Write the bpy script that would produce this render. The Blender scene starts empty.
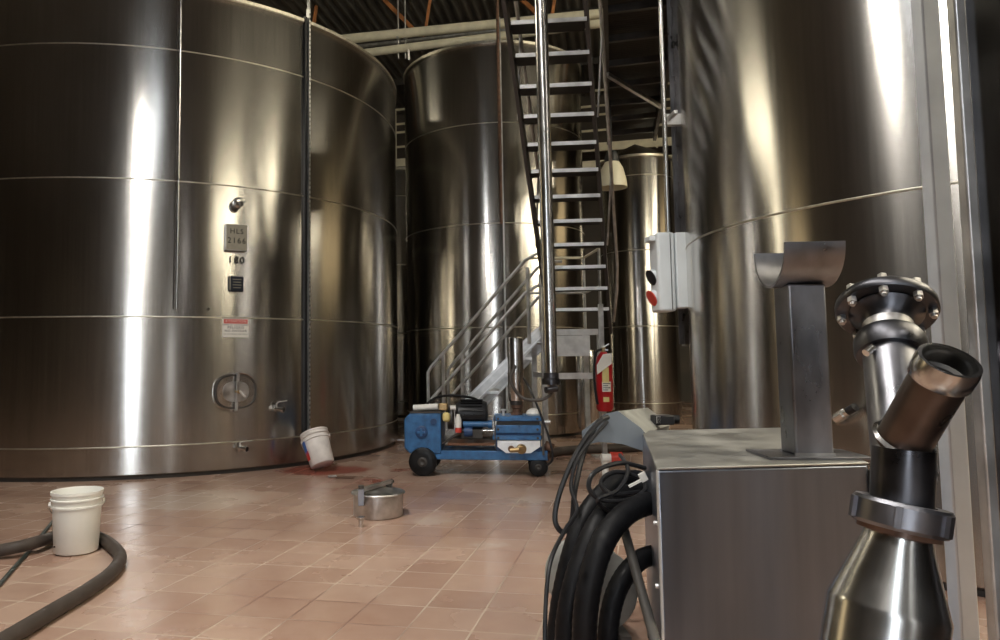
import bpy, math, random
from mathutils import Matrix, Vector
random.seed(7)
C = bpy.context.scene.collection
PI = math.pi

# ------------------------------------------------------------------ camera geometry
FOC, PITCH, ROLL, PX0, PY0, EYE = 744.84, 0.0745, -0.010, 412.68, 303.83, 1.1

def rayp(x, y):
    u = (x - PX0) / FOC; v = -(y - PY0) / FOC
    c, s = math.cos(ROLL), math.sin(ROLL)
    X = u * c - v * s; Z = u * s + v * c
    cp, sp = math.cos(PITCH), math.sin(PITCH)
    return Vector((X, cp - Z * sp, sp + Z * cp))

def at(x, y, Y):                       # point of the place seen at a pixel, at distance Y
    r = rayp(x, y); return r * (Y / r.y) + Vector((0, 0, EYE))

def ground(x, y, h=0.0):               # point of the place seen at a pixel, at height h
    r = rayp(x, y); return r * ((h - EYE) / r.z) + Vector((0, 0, EYE))

# ------------------------------------------------------------------ materials
def mat(name, col, metal=0.0, rough=0.5, **k):
    m = bpy.data.materials.new(name); m.use_nodes = True
    b = m.node_tree.nodes['Principled BSDF']
    b.inputs['Base Color'].default_value = (*col, 1)
    b.inputs['Metallic'].default_value = metal
    b.inputs['Roughness'].default_value = rough
    if 'emit' in k:
        b.inputs['Emission Color'].default_value = (*k['emit'], 1)
        b.inputs['Emission Strength'].default_value = k['power']
    n = m.node_tree.nodes; l = m.node_tree.links
    sc = k.get('noise', 0)
    if sc:
        tc = n.new('ShaderNodeTexCoord'); mp = n.new('ShaderNodeMapping')
        mp.inputs['Scale'].default_value = k.get('nscale', (1, 1, 1))
        nz = n.new('ShaderNodeTexNoise'); nz.inputs['Scale'].default_value = sc
        nz.inputs['Detail'].default_value = 5
        l.new(tc.outputs['Object'], mp.inputs[0]); l.new(mp.outputs[0], nz.inputs['Vector'])
        cr = n.new('ShaderNodeMapRange')
        a = k.get('amp', .25)
        cr.inputs[1].default_value = .3; cr.inputs[2].default_value = .7
        cr.inputs[3].default_value = 1 - a; cr.inputs[4].default_value = 1 + a
        l.new(nz.outputs[0], cr.inputs[0])
        mx = n.new('ShaderNodeVectorMath'); mx.operation = 'SCALE'
        mx.inputs[0].default_value = col; l.new(cr.outputs[0], mx.inputs['Scale'])
        l.new(mx.outputs[0], b.inputs['Base Color'])
        mr = n.new('ShaderNodeMath'); mr.operation = 'MULTIPLY'; mr.inputs[1].default_value = rough
        l.new(cr.outputs[0], mr.inputs[0]); l.new(mr.outputs[0], b.inputs['Roughness'])
        if k.get('bump'):
            bp = n.new('ShaderNodeBump'); bp.inputs['Strength'].default_value = k['bump']
            bp.inputs['Distance'].default_value = .01
            l.new(nz.outputs[0], bp.inputs['Height']); l.new(bp.outputs[0], b.inputs['Normal'])
    return m

def brushed(name, col, rough, aniso, rot, stretch=(14, 14, .25), bump=.006, blot=.18):
    """brushed stainless: vertical streaks, highlights smeared along the height"""
    m = bpy.data.materials.new(name); m.use_nodes = True
    n = m.node_tree.nodes; l = m.node_tree.links; b = n['Principled BSDF']
    b.inputs['Metallic'].default_value = 1
    b.inputs['Anisotropic'].default_value = aniso
    b.inputs['Anisotropic Rotation'].default_value = rot
    tg = n.new('ShaderNodeTangent'); tg.direction_type = 'RADIAL'; tg.axis = 'Z'
    l.new(tg.outputs[0], b.inputs['Tangent'])
    tc = n.new('ShaderNodeTexCoord')
    def noise(scale, st, detail):
        mp = n.new('ShaderNodeMapping'); mp.inputs['Scale'].default_value = st
        nz = n.new('ShaderNodeTexNoise'); nz.inputs['Scale'].default_value = scale
        nz.inputs['Detail'].default_value = detail
        l.new(tc.outputs['Object'], mp.inputs[0]); l.new(mp.outputs[0], nz.inputs['Vector'])
        return nz
    st = noise(3, stretch, 6); bl = noise(1.3, (1, 1, .5), 4)
    mr = n.new('ShaderNodeMapRange'); mr.inputs[1].default_value = .3; mr.inputs[2].default_value = .7
    mr.inputs[3].default_value = rough * .95; mr.inputs[4].default_value = rough * 1.05
    l.new(st.outputs[0], mr.inputs[0]); l.new(mr.outputs[0], b.inputs['Roughness'])
    m1 = n.new('ShaderNodeMapRange'); m1.inputs[1].default_value = .3; m1.inputs[2].default_value = .7
    m1.inputs[3].default_value = .93; m1.inputs[4].default_value = 1.06
    l.new(st.outputs[0], m1.inputs[0])
    m2 = n.new('ShaderNodeMapRange'); m2.inputs[1].default_value = .3; m2.inputs[2].default_value = .7
    m2.inputs[3].default_value = 1 - blot; m2.inputs[4].default_value = 1 + blot * .5
    l.new(bl.outputs[0], m2.inputs[0])
    mm = n.new('ShaderNodeMath'); mm.operation = 'MULTIPLY'
    l.new(m1.outputs[0], mm.inputs[0]); l.new(m2.outputs[0], mm.inputs[1])
    vs = n.new('ShaderNodeVectorMath'); vs.operation = 'SCALE'; vs.inputs[0].default_value = col
    l.new(mm.outputs[0], vs.inputs['Scale']); l.new(vs.outputs[0], b.inputs['Base Color'])
    if bump:
        bp = n.new('ShaderNodeBump'); bp.inputs['Strength'].default_value = bump
        bp.inputs['Distance'].default_value = .02
        l.new(st.outputs[0], bp.inputs['Height']); l.new(bp.outputs[0], b.inputs['Normal'])
    return m

M_ = {}
M_['tank'] = brushed('brushed_tank_steel', (.54, .52, .49), .22, .86, .25, bump=0)
M_['weld'] = mat('weld_steel', (.50, .47, .40), 1, .42, noise=30, amp=.2)
M_['steel'] = mat('stainless_pipe', (.60, .59, .57), 1, .22, noise=9, amp=.15)
M_['steel_rough'] = mat('dull_steel', (.48, .47, .46), 1, .42, noise=12, amp=.3)
M_['cabinet'] = brushed('cabinet_steel', (.30, .335, .41), .34, .4, .25, (9, 9, .6), .03, .35)
M_['cab_top'] = mat('cabinet_top_steel', (.36, .355, .335), .85, .5, noise=7, amp=.3)
M_['post'] = mat('mill_steel', (.23, .23, .25), 1, .36, noise=8, nscale=(1, 1, .5), amp=.4)
M_['column'] = mat('dark_polished_steel', (.13, .13, .14), 1, .16, noise=6, amp=.2)
M_['cast'] = mat('dark_cast_steel', (.10, .10, .11), 1, .36, noise=14, amp=.3)
M_['brown_pipe'] = mat('heat_stained_pipe', (.13, .098, .082), .9, .34, noise=9, amp=.35)
M_['dark_steel'] = mat('dark_painted_steel', (.06, .055, .05), .3, .5, noise=6, amp=.3)
M_['grating'] = mat('dark_grating', (.03, .027, .024), .4, .6)
M_['galv'] = mat('galvanised_steel', (.55, .55, .54), .8, .38, noise=10, amp=.25)
M_['alu'] = mat('pale_aluminium', (.72, .72, .71), .7, .4, noise=10, amp=.15)
M_['cream'] = mat('warm_lit_cream', (.70, .66, .52), 0, .45, noise=5, amp=.15)  # cream with the yellow light on rails and overhead pipes mixed in
M_['orange'] = mat('orange_primer', (.50, .20, .07), 0, .6, noise=5, amp=.3)
M_['roof'] = mat('roof_sheet', (.15, .145, .13), .2, .6, noise=3, amp=.3)
M_['wall'] = mat('dark_wall', (.085, .075, .065), 0, .8, noise=2, amp=.3)
M_['white'] = mat('white_plastic', (.78, .77, .72), 0, .42, noise=6, amp=.06)
M_['white2'] = mat('dirty_white_plastic', (.74, .70, .66), 0, .5, noise=9, amp=.15)
M_['elec'] = mat('light_grey_enamel', (.70, .75, .77), 0, .4, noise=4, amp=.05)
M_['blue'] = mat('blue_machine_paint', (.032, .125, .29), .1, .42, noise=14, amp=.35)
M_['blue_dark'] = mat('dark_blue_paint', (.02, .06, .16), .1, .5, noise=14, amp=.3)
M_['black'] = mat('black_rubber', (.007, .007, .0075), 0, .42, noise=20, amp=.4)
M_['blackp'] = mat('black_plastic', (.02, .02, .022), 0, .35)
M_['red'] = mat('red_paint', (.45, .015, .02), 0, .3, noise=6, amp=.1)
M_['redp'] = mat('red_plastic', (.6, .06, .04), 0, .4)
M_['brass'] = mat('old_brass', (.45, .32, .16), 1, .4, noise=15, amp=.3)
M_['rust'] = mat('rusty_iron', (.16, .09, .06), .4, .6, noise=18, amp=.5)
M_['hose_brown'] = mat('brown_rubber_hose', (.060, .048, .041), 0, .5, noise=12, amp=.25)
M_['hose_green'] = mat('dark_green_cable', (.02, .03, .027), 0, .45)
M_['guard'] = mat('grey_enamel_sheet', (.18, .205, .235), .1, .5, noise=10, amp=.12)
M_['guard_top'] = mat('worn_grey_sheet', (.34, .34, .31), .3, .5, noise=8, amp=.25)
M_['hose_sheath'] = mat('black_spiral_hose', (.004, .004, .005), 0, .55, noise=40, amp=.3)
M_['paper'] = mat('label_paper', (.78, .76, .70), 0, .6)
M_['yellow'] = mat('yellow_label', (.75, .62, .25), 0, .5)
M_['ink'] = mat('black_ink', (.015, .013, .012), 0, .6)
M_['navy'] = mat('navy_plate', (.012, .016, .028), .3, .4)
M_['red_ink'] = mat('red_ink', (.55, .04, .03), 0, .5)
M_['blue_ink'] = mat('blue_ink', (.03, .12, .40), 0, .5)
M_['plate'] = mat('aluminium_plate', (.34, .32, .26), .4, .55, noise=20, amp=.1)
M_['glass'] = mat('frosted_lamp_glass', (.72, .68, .52), 0, .35)
M_['dark_in'] = mat('dark_inside', (.02, .02, .02), .5, .5)
M_['wood'] = mat('stained_board', (.16, .07, .035), 0, .6, noise=10, amp=.4)
M_['daylight'] = mat('daylight_pane', (.6, .65, .7), 0, .3, emit=(.86, .93, 1.0), power=13)
M_['dimday'] = mat('dim_daylight_pane', (.6, .6, .55), 0, .3, emit=(.9, .95, 1.0), power=2.5)
LAMP = 58
M_['daylight_soft'] = mat('hazy_daylight_pane', (.6, .6, .55), 0, .3, emit=(.9, .95, 1.0), power=5)
M_['warmlight'] = mat('warm_daylight_pane', (.6, .55, .4), 0, .3, emit=(1.0, .90, .68), power=21)
M_['warmdim'] = mat('dim_warm_pane', (.5, .4, .2), 0, .3, emit=(1.0, .76, .42), power=1.6)

def floor_mat():
    m = bpy.data.materials.new('terracotta_tiles'); m.use_nodes = True
    n = m.node_tree.nodes; l = m.node_tree.links; b = n['Principled BSDF']
    geo = n.new('ShaderNodeNewGeometry')
    def math_(op, a, bb=None, c=None):
        x = n.new('ShaderNodeMath'); x.operation = op
        for i, v in enumerate((a, bb, c)):
            if v is None: continue
            if isinstance(v, (int, float)): x.inputs[i].default_value = v
            else: l.new(v, x.inputs[i])
        return x.outputs[0]
    def dot(vec, off):
        d = n.new('ShaderNodeVectorMath'); d.operation = 'DOT_PRODUCT'
        l.new(geo.outputs['Position'], d.inputs[0]); d.inputs[1].default_value = vec
        return math_('ADD', d.outputs['Value'], off)
    a1, a2 = math.radians(72.8), math.radians(-12.0)
    c1 = dot((math.sin(a1), -math.cos(a1), 0), .703 + .262 * 40)    # across the long joints
    c2 = dot((-math.sin(a2), math.cos(a2), 0), .06 + .262 * 40)
    S = .262
    def cell(c):
        q = math_('DIVIDE', c, S); f = math_('FRACT', q); i = math_('FLOOR', q)
        e = math_('MINIMUM', f, math_('SUBTRACT', 1.0, f)); return i, e
    i1, e1 = cell(c1); i2, e2 = cell(c2)
    e = math_('MINIMUM', e1, e2)
    joint = n.new('ShaderNodeMapRange'); joint.inputs[1].default_value = .011; joint.inputs[2].default_value = .020
    joint.inputs[3].default_value = 1; joint.inputs[4].default_value = 0; l.new(e, joint.inputs[0])
    cid = n.new('ShaderNodeCombineXYZ'); l.new(i1, cid.inputs[0]); l.new(i2, cid.inputs[1])
    wn = n.new('ShaderNodeTexWhiteNoise'); l.new(cid.outputs[0], wn.inputs['Vector'])
    big = n.new('ShaderNodeTexNoise'); big.inputs['Scale'].default_value = .9; big.inputs['Detail'].default_value = 6
    l.new(geo.outputs['Position'], big.inputs['Vector'])
    fine = n.new('ShaderNodeTexNoise'); fine.inputs['Scale'].default_value = 9; fine.inputs['Detail'].default_value = 6
    l.new(geo.outputs['Position'], fine.inputs['Vector'])
    cr = n.new('ShaderNodeValToRGB')
    cr.color_ramp.elements[0].color = (.31, .185, .135, 1); cr.color_ramp.elements[0].position = .28
    cr.color_ramp.elements[1].color = (.47, .33, .255, 1); cr.color_ramp.elements[1].position = .72
    v = math_('MULTIPLY_ADD', wn.outputs['Value'], .22, math_('MULTIPLY_ADD', big.outputs[0], .6, math_('MULTIPLY', fine.outputs[0], .25)))
    l.new(math_('SUBTRACT', v, .04), cr.inputs[0])
    # joints: mostly pale, some dirty
    jc = n.new('ShaderNodeValToRGB')
    jc.color_ramp.elements[0].color = (.20, .11, .08, 1); jc.color_ramp.elements[0].position = .42
    jc.color_ramp.elements[1].color = (.50, .40, .31, 1); jc.color_ramp.elements[1].position = .52
    l.new(big.outputs[0], jc.inputs[0])
    mx = n.new('ShaderNodeMixRGB'); l.new(joint.outputs[0], mx.inputs[0])
    l.new(cr.outputs[0], mx.inputs[1]); l.new(jc.outputs[0], mx.inputs[2])
    # spilled wine by the leaning bucket: shaped stain
    def blob(cx, cy, r, feather):
        s = n.new('ShaderNodeVectorMath'); s.operation = 'DISTANCE'
        ad = n.new('ShaderNodeVectorMath'); ad.operation = 'MULTIPLY_ADD'
        l.new(fine.outputs['Color'], ad.inputs[0]); ad.inputs[1].default_value = (.35, .35, 0)
        l.new(geo.outputs['Position'], ad.inputs[2])
        l.new(ad.outputs[0], s.inputs[0]); s.inputs[1].default_value = (cx + .17, cy + .17, 0)
        r_ = n.new('ShaderNodeMapRange'); r_.inputs[1].default_value = r - feather; r_.inputs[2].default_value = r
        r_.inputs[3].default_value = 1; r_.inputs[4].default_value = 0
        l.new(s.outputs['Value'], r_.inputs[0]); return r_.outputs[0]
    red = None
    for p, r in (((318, 470), .42), ((345, 470), .32), ((378, 481), .2), ((400, 470), .14)):
        g = ground(*p); o = blob(g.x, g.y, r, .15)
        red = o if red is None else math_('MAXIMUM', red, o)
    wide = None
    for p, r in (((355, 483), .75),):
        g = ground(*p); wide = blob(g.x, g.y, r, .3)
    redj = math_('MULTIPLY', wide, joint.outputs[0])
    rr = math_('MAXIMUM', math_('MULTIPLY', red, .85), redj)
    mx2 = n.new('ShaderNodeMixRGB'); l.new(rr, mx2.inputs[0]); l.new(mx.outputs[0], mx2.inputs[1])
    mx2.inputs[2].default_value = (.23, .035, .02, 1)
    # pale patches: white stains and puddle reflections, painted as colour
    pale = None
    for p, r in (((487, 545), .13), ((432, 520), .17), ((530, 500), .2), ((487, 520), .1), ((200, 500), .5)):
        g = ground(*p); o = blob(g.x, g.y, r, .12)
        pale = o if pale is None else math_('MAXIMUM', pale, o)
    mx3 = n.new('ShaderNodeMixRGB'); l.new(math_('MULTIPLY', pale, .42), mx3.inputs[0]); l.new(mx2.outputs[0], mx3.inputs[1])
    mx3.inputs[2].default_value = (.58, .50, .42, 1)
    l.new(mx3.outputs[0], b.inputs['Base Color'])
    ro = n.new('ShaderNodeMapRange'); ro.inputs[1].default_value = .35; ro.inputs[2].default_value = .65
    ro.inputs[3].default_value = .16; ro.inputs[4].default_value = .34; l.new(big.outputs[0], ro.inputs[0])
    l.new(math_('MAXIMUM', ro.outputs[0], math_('MULTIPLY', joint.outputs[0], .6)), b.inputs['Roughness'])
    b.inputs['Specular IOR Level'].default_value = .55
    bp = n.new('ShaderNodeBump'); bp.inputs['Strength'].default_value = .25; bp.inputs['Distance'].default_value = .004
    l.new(math_('SUBTRACT', math_('MULTIPLY', fine.outputs[0], .12), joint.outputs[0]), bp.inputs['Height'])
    l.new(bp.outputs[0], b.inputs['Normal'])
    return m
M_['floor'] = floor_mat()
for k_ in ('black', 'blackp', 'hose_sheath', 'hose_brown'): M_[k_].node_tree.nodes['Principled BSDF'].inputs['Specular IOR Level'].default_value = .25

# ------------------------------------------------------------------ mesh builder
class MB:
    def __init__(s, T=None): s.v = []; s.f = []; s.T = T or Matrix()
    def add(s, vs, fs, T=None):
        o = len(s.v); A = s.T @ T if T is not None else s.T
        s.v += [A @ Vector(v) for v in vs]; s.f += [tuple(i + o for i in f) for f in fs]; return s
    def box(s, c, d, T=None):
        x, y, z = c; a, b, h = d[0] / 2, d[1] / 2, d[2] / 2
        vs = [(x + i * a, y + j * b, z + k * h) for k in (-1, 1) for j in (-1, 1) for i in (-1, 1)]
        return s.add(vs, [(0, 2, 3, 1), (4, 5, 7, 6), (0, 1, 5, 4), (2, 6, 7, 3), (0, 4, 6, 2), (1, 3, 7, 5)], T)
    def bar(s, p0, p1, w, h, up=(0, 0, 1), roll=0):
        p0, p1 = Vector(p0), Vector(p1); d = (p1 - p0).normalized(); u = Vector(up)
        if abs(d.dot(u)) > .98: u = Vector((1, 0, 0))
        r = d.cross(u).normalized(); u = r.cross(d)
        if roll: q = Matrix.Rotation(roll, 3, d); r = q @ r; u = q @ u
        vs = [p + r * (i * w / 2) + u * (j * h / 2) for p in (p0, p1) for j in (-1, 1) for i in (-1, 1)]
        return s.add(vs, [(0, 2, 3, 1), (4, 5, 7, 6), (0, 1, 5, 4), (2, 6, 7, 3), (0, 4, 6, 2), (1, 3, 7, 5)])
    def lathe(s, prof, n=32, p0=(0, 0, 0), axis=(0, 0, 1), a0=0, a1=2 * PI, T=None):
        z = Vector(axis).normalized(); x = z.orthogonal().normalized()
        if abs(z.z) > .999: x = Vector((1, 0, 0))
        y = z.cross(x); p0 = Vector(p0); full = abs(a1 - a0 - 2 * PI) < 1e-6
        cnt = n if full else n + 1; vs = []; fs = []
        for i in range(cnt):
            a = a0 + (a1 - a0) * i / n; c, q = math.cos(a), math.sin(a)
            for r, h in prof: vs.append(p0 + x * (r * c) + y * (r * q) + z * h)
        m = len(prof)
        for i in range(n):
            j = (i + 1) % cnt
            for k in range(m - 1):
                fs.append((i * m + k, j * m + k, j * m + k + 1, i * m + k + 1))
        return s.add(vs, fs, T)
    def cyl(s, p0, p1, r, r1=None, n=20):
        p0, p1 = Vector(p0), Vector(p1); L = (p1 - p0).length; r1 = r if r1 is None else r1
        return s.lathe([(1e-4, 0), (r, 0), (r1, L), (1e-4, L)], n, p0, p1 - p0)
    def tube(s, pts, r, n=10, sub=6, closed=False, ripple=0):
        P = [Vector(p) for p in pts]; Q = []
        m = len(P)
        if sub > 1:
            segs = m if closed else m - 1
            for i in range(segs):
                if closed: a, b, c, d = P[i - 1], P[i], P[(i + 1) % m], P[(i + 2) % m]
                else: a = P[max(i - 1, 0)]; b = P[i]; c = P[i + 1]; d = P[min(i + 2, m - 1)]
                for k in range(sub):
                    t = k / sub
                    Q.append(.5 * ((2 * b) + (c - a) * t + (2 * a - 5 * b + 4 * c - d) * t * t + (3 * b - a - 3 * c + d) * t ** 3))
            if not closed: Q.append(P[-1])
        else: Q = P
        vs = []; fs = []; N = len(Q); up = None
        for i, q in enumerate(Q):
            d = ((Q[(i + 1) % N] - Q[i - 1]) if closed else (Q[min(i + 1, N - 1)] - Q[max(i - 1, 0)])).normalized()
            if up is None: up = d.orthogonal().normalized()
            up = (up - d * up.dot(d)).normalized(); w = d.cross(up)
            rr = r * (1 + ripple * (i % 2)) if not callable(r) else r(i / (N - 1))
            for k in range(n):
                a = 2 * PI * k / n; vs.append(q + up * (rr * math.cos(a)) + w * (rr * math.sin(a)))
        for i in range(N if closed else N - 1):
            j = (i + 1) % N
            for k in range(n):
                fs.append((i * n + k, i * n + (k + 1) % n, j * n + (k + 1) % n, j * n + k))
        if not closed:
            fs.append(tuple(range(n))[::-1]); fs.append(tuple((N - 1) * n + k for k in range(n)))
        return s.add(vs, fs)
    def prism(s, poly, y0, y1, T=None):          # poly in local x,z ; extruded along y
        m = len(poly)
        vs = [(x, y0, z) for x, z in poly] + [(x, y1, z) for x, z in poly]
        fs = [tuple(range(m)), tuple(range(2 * m - 1, m - 1, -1))]
        fs += [(i, m + i, m + (i + 1) % m, (i + 1) % m) for i in range(m)]
        return s.add(vs, fs, T)
    def text(s, body, size, T, align='CENTER', depth=.0006):
        cu = bpy.data.curves.new('t', 'FONT'); cu.body = body; cu.size = size; cu.extrude = depth
        cu.offset = size * .006; cu.space_character = 1.25; cu.align_x = align; cu.align_y = 'CENTER'; cu.resolution_u = 3
        o = bpy.data.objects.new('t', cu); C.objects.link(o)
        bpy.context.view_layer.update()
        me = o.evaluated_get(bpy.context.evaluated_depsgraph_get()).to_mesh()
        s.add([v.co.copy() for v in me.vertices], [tuple(p.vertices) for p in me.polygons], T)
        bpy.data.objects.remove(o); bpy.data.curves.remove(cu); return s
    def build(s, name, m, parent=None, origin=None, bevel=0, ang=35, seg=2):
        me = bpy.data.meshes.new(name)
        if parent is not None:
            inv = WM[parent].inverted()
            W = WM[parent]
        else:
            W = Matrix.Translation(Vector(origin) if origin is not None else Vector((0, 0, 0))); inv = W.inverted()
        me.from_pydata([inv @ v for v in s.v], [], s.f); me.validate()
        import bmesh
        bm = bmesh.new(); bm.from_mesh(me); bmesh.ops.recalc_face_normals(bm, faces=bm.faces); bm.to_mesh(me); bm.free()
        me.polygons.foreach_set('use_smooth', [True] * len(me.polygons))
        me.set_sharp_from_angle(angle=math.radians(ang))
        me.materials.append(m if not isinstance(m, str) else M_[m])
        o = bpy.data.objects.new(name, me); C.objects.link(o)
        if parent is not None: o.parent = parent
        else: o.matrix_world = W
        WM[o] = W
        if bevel:
            b = o.modifiers.new('edge', 'BEVEL'); b.width = bevel; b.segments = seg; b.limit_method = 'ANGLE'
        return o
WM = {}

def tag(o, label, cat, group=None, kind=None):
    o['label'] = label
    if cat: o['category'] = cat
    if group: o['group'] = group
    if kind: o['kind'] = kind
    return o

def thing(name, label, cat, loc, rot=None, group=None):
    o = bpy.data.objects.new(name, None); C.objects.link(o); o.empty_display_size = .1
    W = Matrix.Translation(Vector(loc)) @ (rot.to_4x4() if rot is not None else Matrix())
    o.matrix_world = W; WM[o] = W
    return tag(o, label, cat, group)

def struct(o): o['kind'] = 'structure'; return o

def frame(p, x, y, z):
    x, y, z = Vector(x).normalized(), Vector(y).normalized(), Vector(z).normalized()
    return Matrix(((x.x, y.x, z.x, p[0]), (x.y, y.y, z.y, p[1]), (x.z, y.z, z.z, p[2]), (0, 0, 0, 1)))

# ------------------------------------------------------------------ building frame (rotated against the camera)
BA = math.radians(-15)
U = Vector((math.cos(BA), math.sin(BA), 0)); V = Vector((-math.sin(BA), math.cos(BA), 0))
def B(u, v, z=0): return U * u + V * v + Vector((0, 0, z))
BM = frame((0, 0, 0), U, V, (0, 0, 1))
U0, U1, V0, V1, HC = -13.0, 8.5, -6.0, 19.5, 7.9

# floor
struct(MB(BM).add([(U0, V0, 0), (U1, V0, 0), (U1, V1, 0), (U0, V1, 0)], [(0, 1, 2, 3)]).build('floor', 'floor'))
# corrugated ceiling
b = MB(BM); nn = int((U1 - U0) / .19) * 6
vs = []; fs = []
for i in range(nn + 1):
    u = U0 + (U1 - U0) * i / nn; z = HC + .028 * math.sin(2 * PI * i / 6)
    vs += [(u, V0, z), (u, V1, z)]
for i in range(nn): fs.append((2 * i, 2 * i + 1, 2 * i + 3, 2 * i + 2))
struct(b.add(vs, fs).build('ceiling', 'roof'))

def wall(name, a, bb, openings):
    """wall from a to bb (u,v) with rectangular openings [(t0,t1,z0,z1)] along its length"""
    a = Vector((*a, 0)); bb = Vector((*bb, 0)); L = (bb - a).length; d = (bb - a) / L
    m = MB(BM); n = Vector((-d.y, d.x, 0)) * .15
    xs = sorted({0, L, *[o[0] for o in openings], *[o[1] for o in openings]})
    for i in range(len(xs) - 1):
        x0, x1 = xs[i], xs[i + 1]; mid = (x0 + x1) / 2
        spans = sorted([(o[2], o[3]) for o in openings if o[0] < mid < o[1]]); z = 0; segs = []
        for z0, z1 in spans:
            if z0 > z: segs.append((z, z0))
            z = z1
        segs.append((z, HC + .1))
        for z0, z1 in segs:
            c = a + d * mid - n * .5 + Vector((0, 0, (z0 + z1) / 2))
            m.bar(c - d * ((x1 - x0) / 2), c + d * ((x1 - x0) / 2), .15, z1 - z0)
    struct(m.build(name, 'wall'))
    return a, d, n, L

WIN = [0]
def window(wl, t0, t1, z0, z1, pane, bars=(2, 2)):
    a, d, n, L = wl; WIN[0] += 1
    c = a + d * ((t0 + t1) / 2) + Vector((0, 0, (z0 + z1) / 2)) - n * .4
    T = BM @ frame(c, d, n, (0, 0, 1)); w, h = t1 - t0, z1 - z0
    fr = MB(T)
    for sx in (-1, 1): fr.box((sx * (w / 2 - .03), 0, 0), (.06, .1, h))
    for sz in (-1, 1): fr.box((0, 0, sz * (h / 2 - .03)), (w, .1, .06))
    for i in range(1, bars[0]): fr.box((-w / 2 + w * i / bars[0], 0, 0), (.035, .06, h))
    for i in range(1, bars[1]): fr.box((0, 0, -h / 2 + h * i / bars[1]), (w, .06, .035))
    f = fr.build('window_%d' % WIN[0], 'galv'); struct(f)
    MB(T).box((0, -.03, 0), (w - .1, .012, h - .1)).build('pane', pane, f)

# openings, chosen where the photo's tanks mirror daylight
wf_o = [(13.0, 14.0, .05, 5.6), (17.7, 18.6, 1.2, 4.6), (20.3, 20.9, 1.2, 4.6)]
wf = wall('wall_front', (U0, V0), (U1, V0), wf_o)
for o, p in zip(wf_o, ('daylight', 'dimday', 'dimday')): window(wf, *o, p, (2, 4))
wl_o = [(14.6, 16.2, 1.2, 6.0), (12.4, 13.0, 5.4, 7.2)]
wl = wall('wall_left', (U0, V1), (U0, V0), wl_o)
for o, p in zip(wl_o, ('warmdim', 'warmlight')): window(wl, *o, p, (2, 5))
wr_o = [(6.2, 9.2, 5.4, 7.6), (10.6, 13.4, 5.4, 7.6), (17.5, 20.5, 5.4, 7.6)]
wr = wall('wall_right', (U1, V0), (U1, V1), wr_o)
for o, p in zip(wr_o, ('warmlight', 'warmlight', 'warmdim')): window(wr, *o, p, (3, 3))
wall('wall_back', (U1, V1), (U0, V1), [])
# skylight strips in the roof
for k, (u, v, w, pn_) in enumerate(((-1.8, 1.0, .45, 'daylight'), (5.0, 5.2, 1.0, 'warmlight'), (6.9, 5.2, 1.0, 'warmlight'), (5.0, 1.6, 1.0, 'warmlight'), (6.9, 1.6, 1.0, 'warmlight'), (-9.0, 8.0, 1.0, 'warmlight'), (6.6, 10.0, 1.0, 'warmlight'))):
    WIN[0] += 1
    f = MB(BM).box((u, v, HC - .07), (w + .1, 2.6, .05)).build('window_%d' % WIN[0], 'galv'); struct(f)
    MB(BM).box((u, v, HC - .10), (w, 2.5, .02)).build('pane', pn_, f)
# unseen high bay lamps, added to brighten the aisle floor
for k, (u, v, lab) in enumerate(((-1.7, -.3, 'added high bay lamp in the roof nearest above the viewpoint'), (-2.5, 1.8, 'added high bay lamp in the roof above the upright bucket'), (-.4, -3.4, 'added high bay lamp in the roof nearest the big lit window'))):
    p = B(u, v, HC - .75)
    hb_ = thing('added_bay_lamp', lab, 'lamp', p, group='added high bay lamps')
    MB(Matrix.Translation(p)).lathe([(.05, .30), (.12, .22), (.30, .0), (.31, 0), (.13, .24), (.05, .32)], 28).build('lamp_shade', 'galv', hb_)
    MB(Matrix.Translation(p)).cyl((0, 0, .3), (0, 0, .72), .02).build('lamp_stem', 'dark_steel', hb_)
    MB(Matrix.Translation(p)).lathe([(1e-3, .06), (.07, .10), (.07, .2), (1e-3, .26)], 20).build('bulb', 'white', hb_)
    L = bpy.data.lights.new('added_lamp_light', 'AREA'); L.shape = 'DISK'; L.size = .55; L.energy = LAMP; L.color = (1, .95, .88); L.spread = math.radians(84)
    lo = bpy.data.objects.new('added_lamp_light', L); C.objects.link(lo); lo.location = p + Vector((0, 0, -.03))
    aim = (B(-1.2, 4.6) - lo.location) if k < 2 else (B(.2, 1.5) - lo.location)
    lo.rotation_euler = aim.to_track_quat('-Z', 'Y').to_euler()
# purlins
for k, v in enumerate((2, 5.2, 8.4, 11.6, 14.4, 16.9)):
    struct(MB(BM).box(((U0 + U1) / 2, v, HC - .12), (U1 - U0, .07, .14)).build('trim_%d' % (k + 1), 'dark_steel'))

# roof truss with orange web members
tr = thing('roof_truss', 'roof truss with orange web bars above the overhead pipes', 'roof truss', at(424, 40, 13.3))
base = at(424, 40, 13.3); ud = (at(480, 34, 13.0) - base).normalized()
MB().bar(base - ud * 7.5, base + ud * 9, .10, .12).build('bottom_chord', 'dark_steel', tr)
MB().bar(base - ud * 7.5 + Vector((0, 0, .98)), base + ud * 9 + Vector((0, 0, .98)), .10, .10).build('top_chord', 'dark_steel', tr)
for k in range(-3, 4):
    c = base + ud * (k * 2.3)
    MB().bar(c, c + ud * -.85 + Vector((0, 0, .95)), .07, .07).build('web_bar', 'orange', tr)
    MB().bar(c, c + ud * .16 + Vector((0, 0, .95)), .10, .05).build('web_bar', 'orange', tr)

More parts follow.
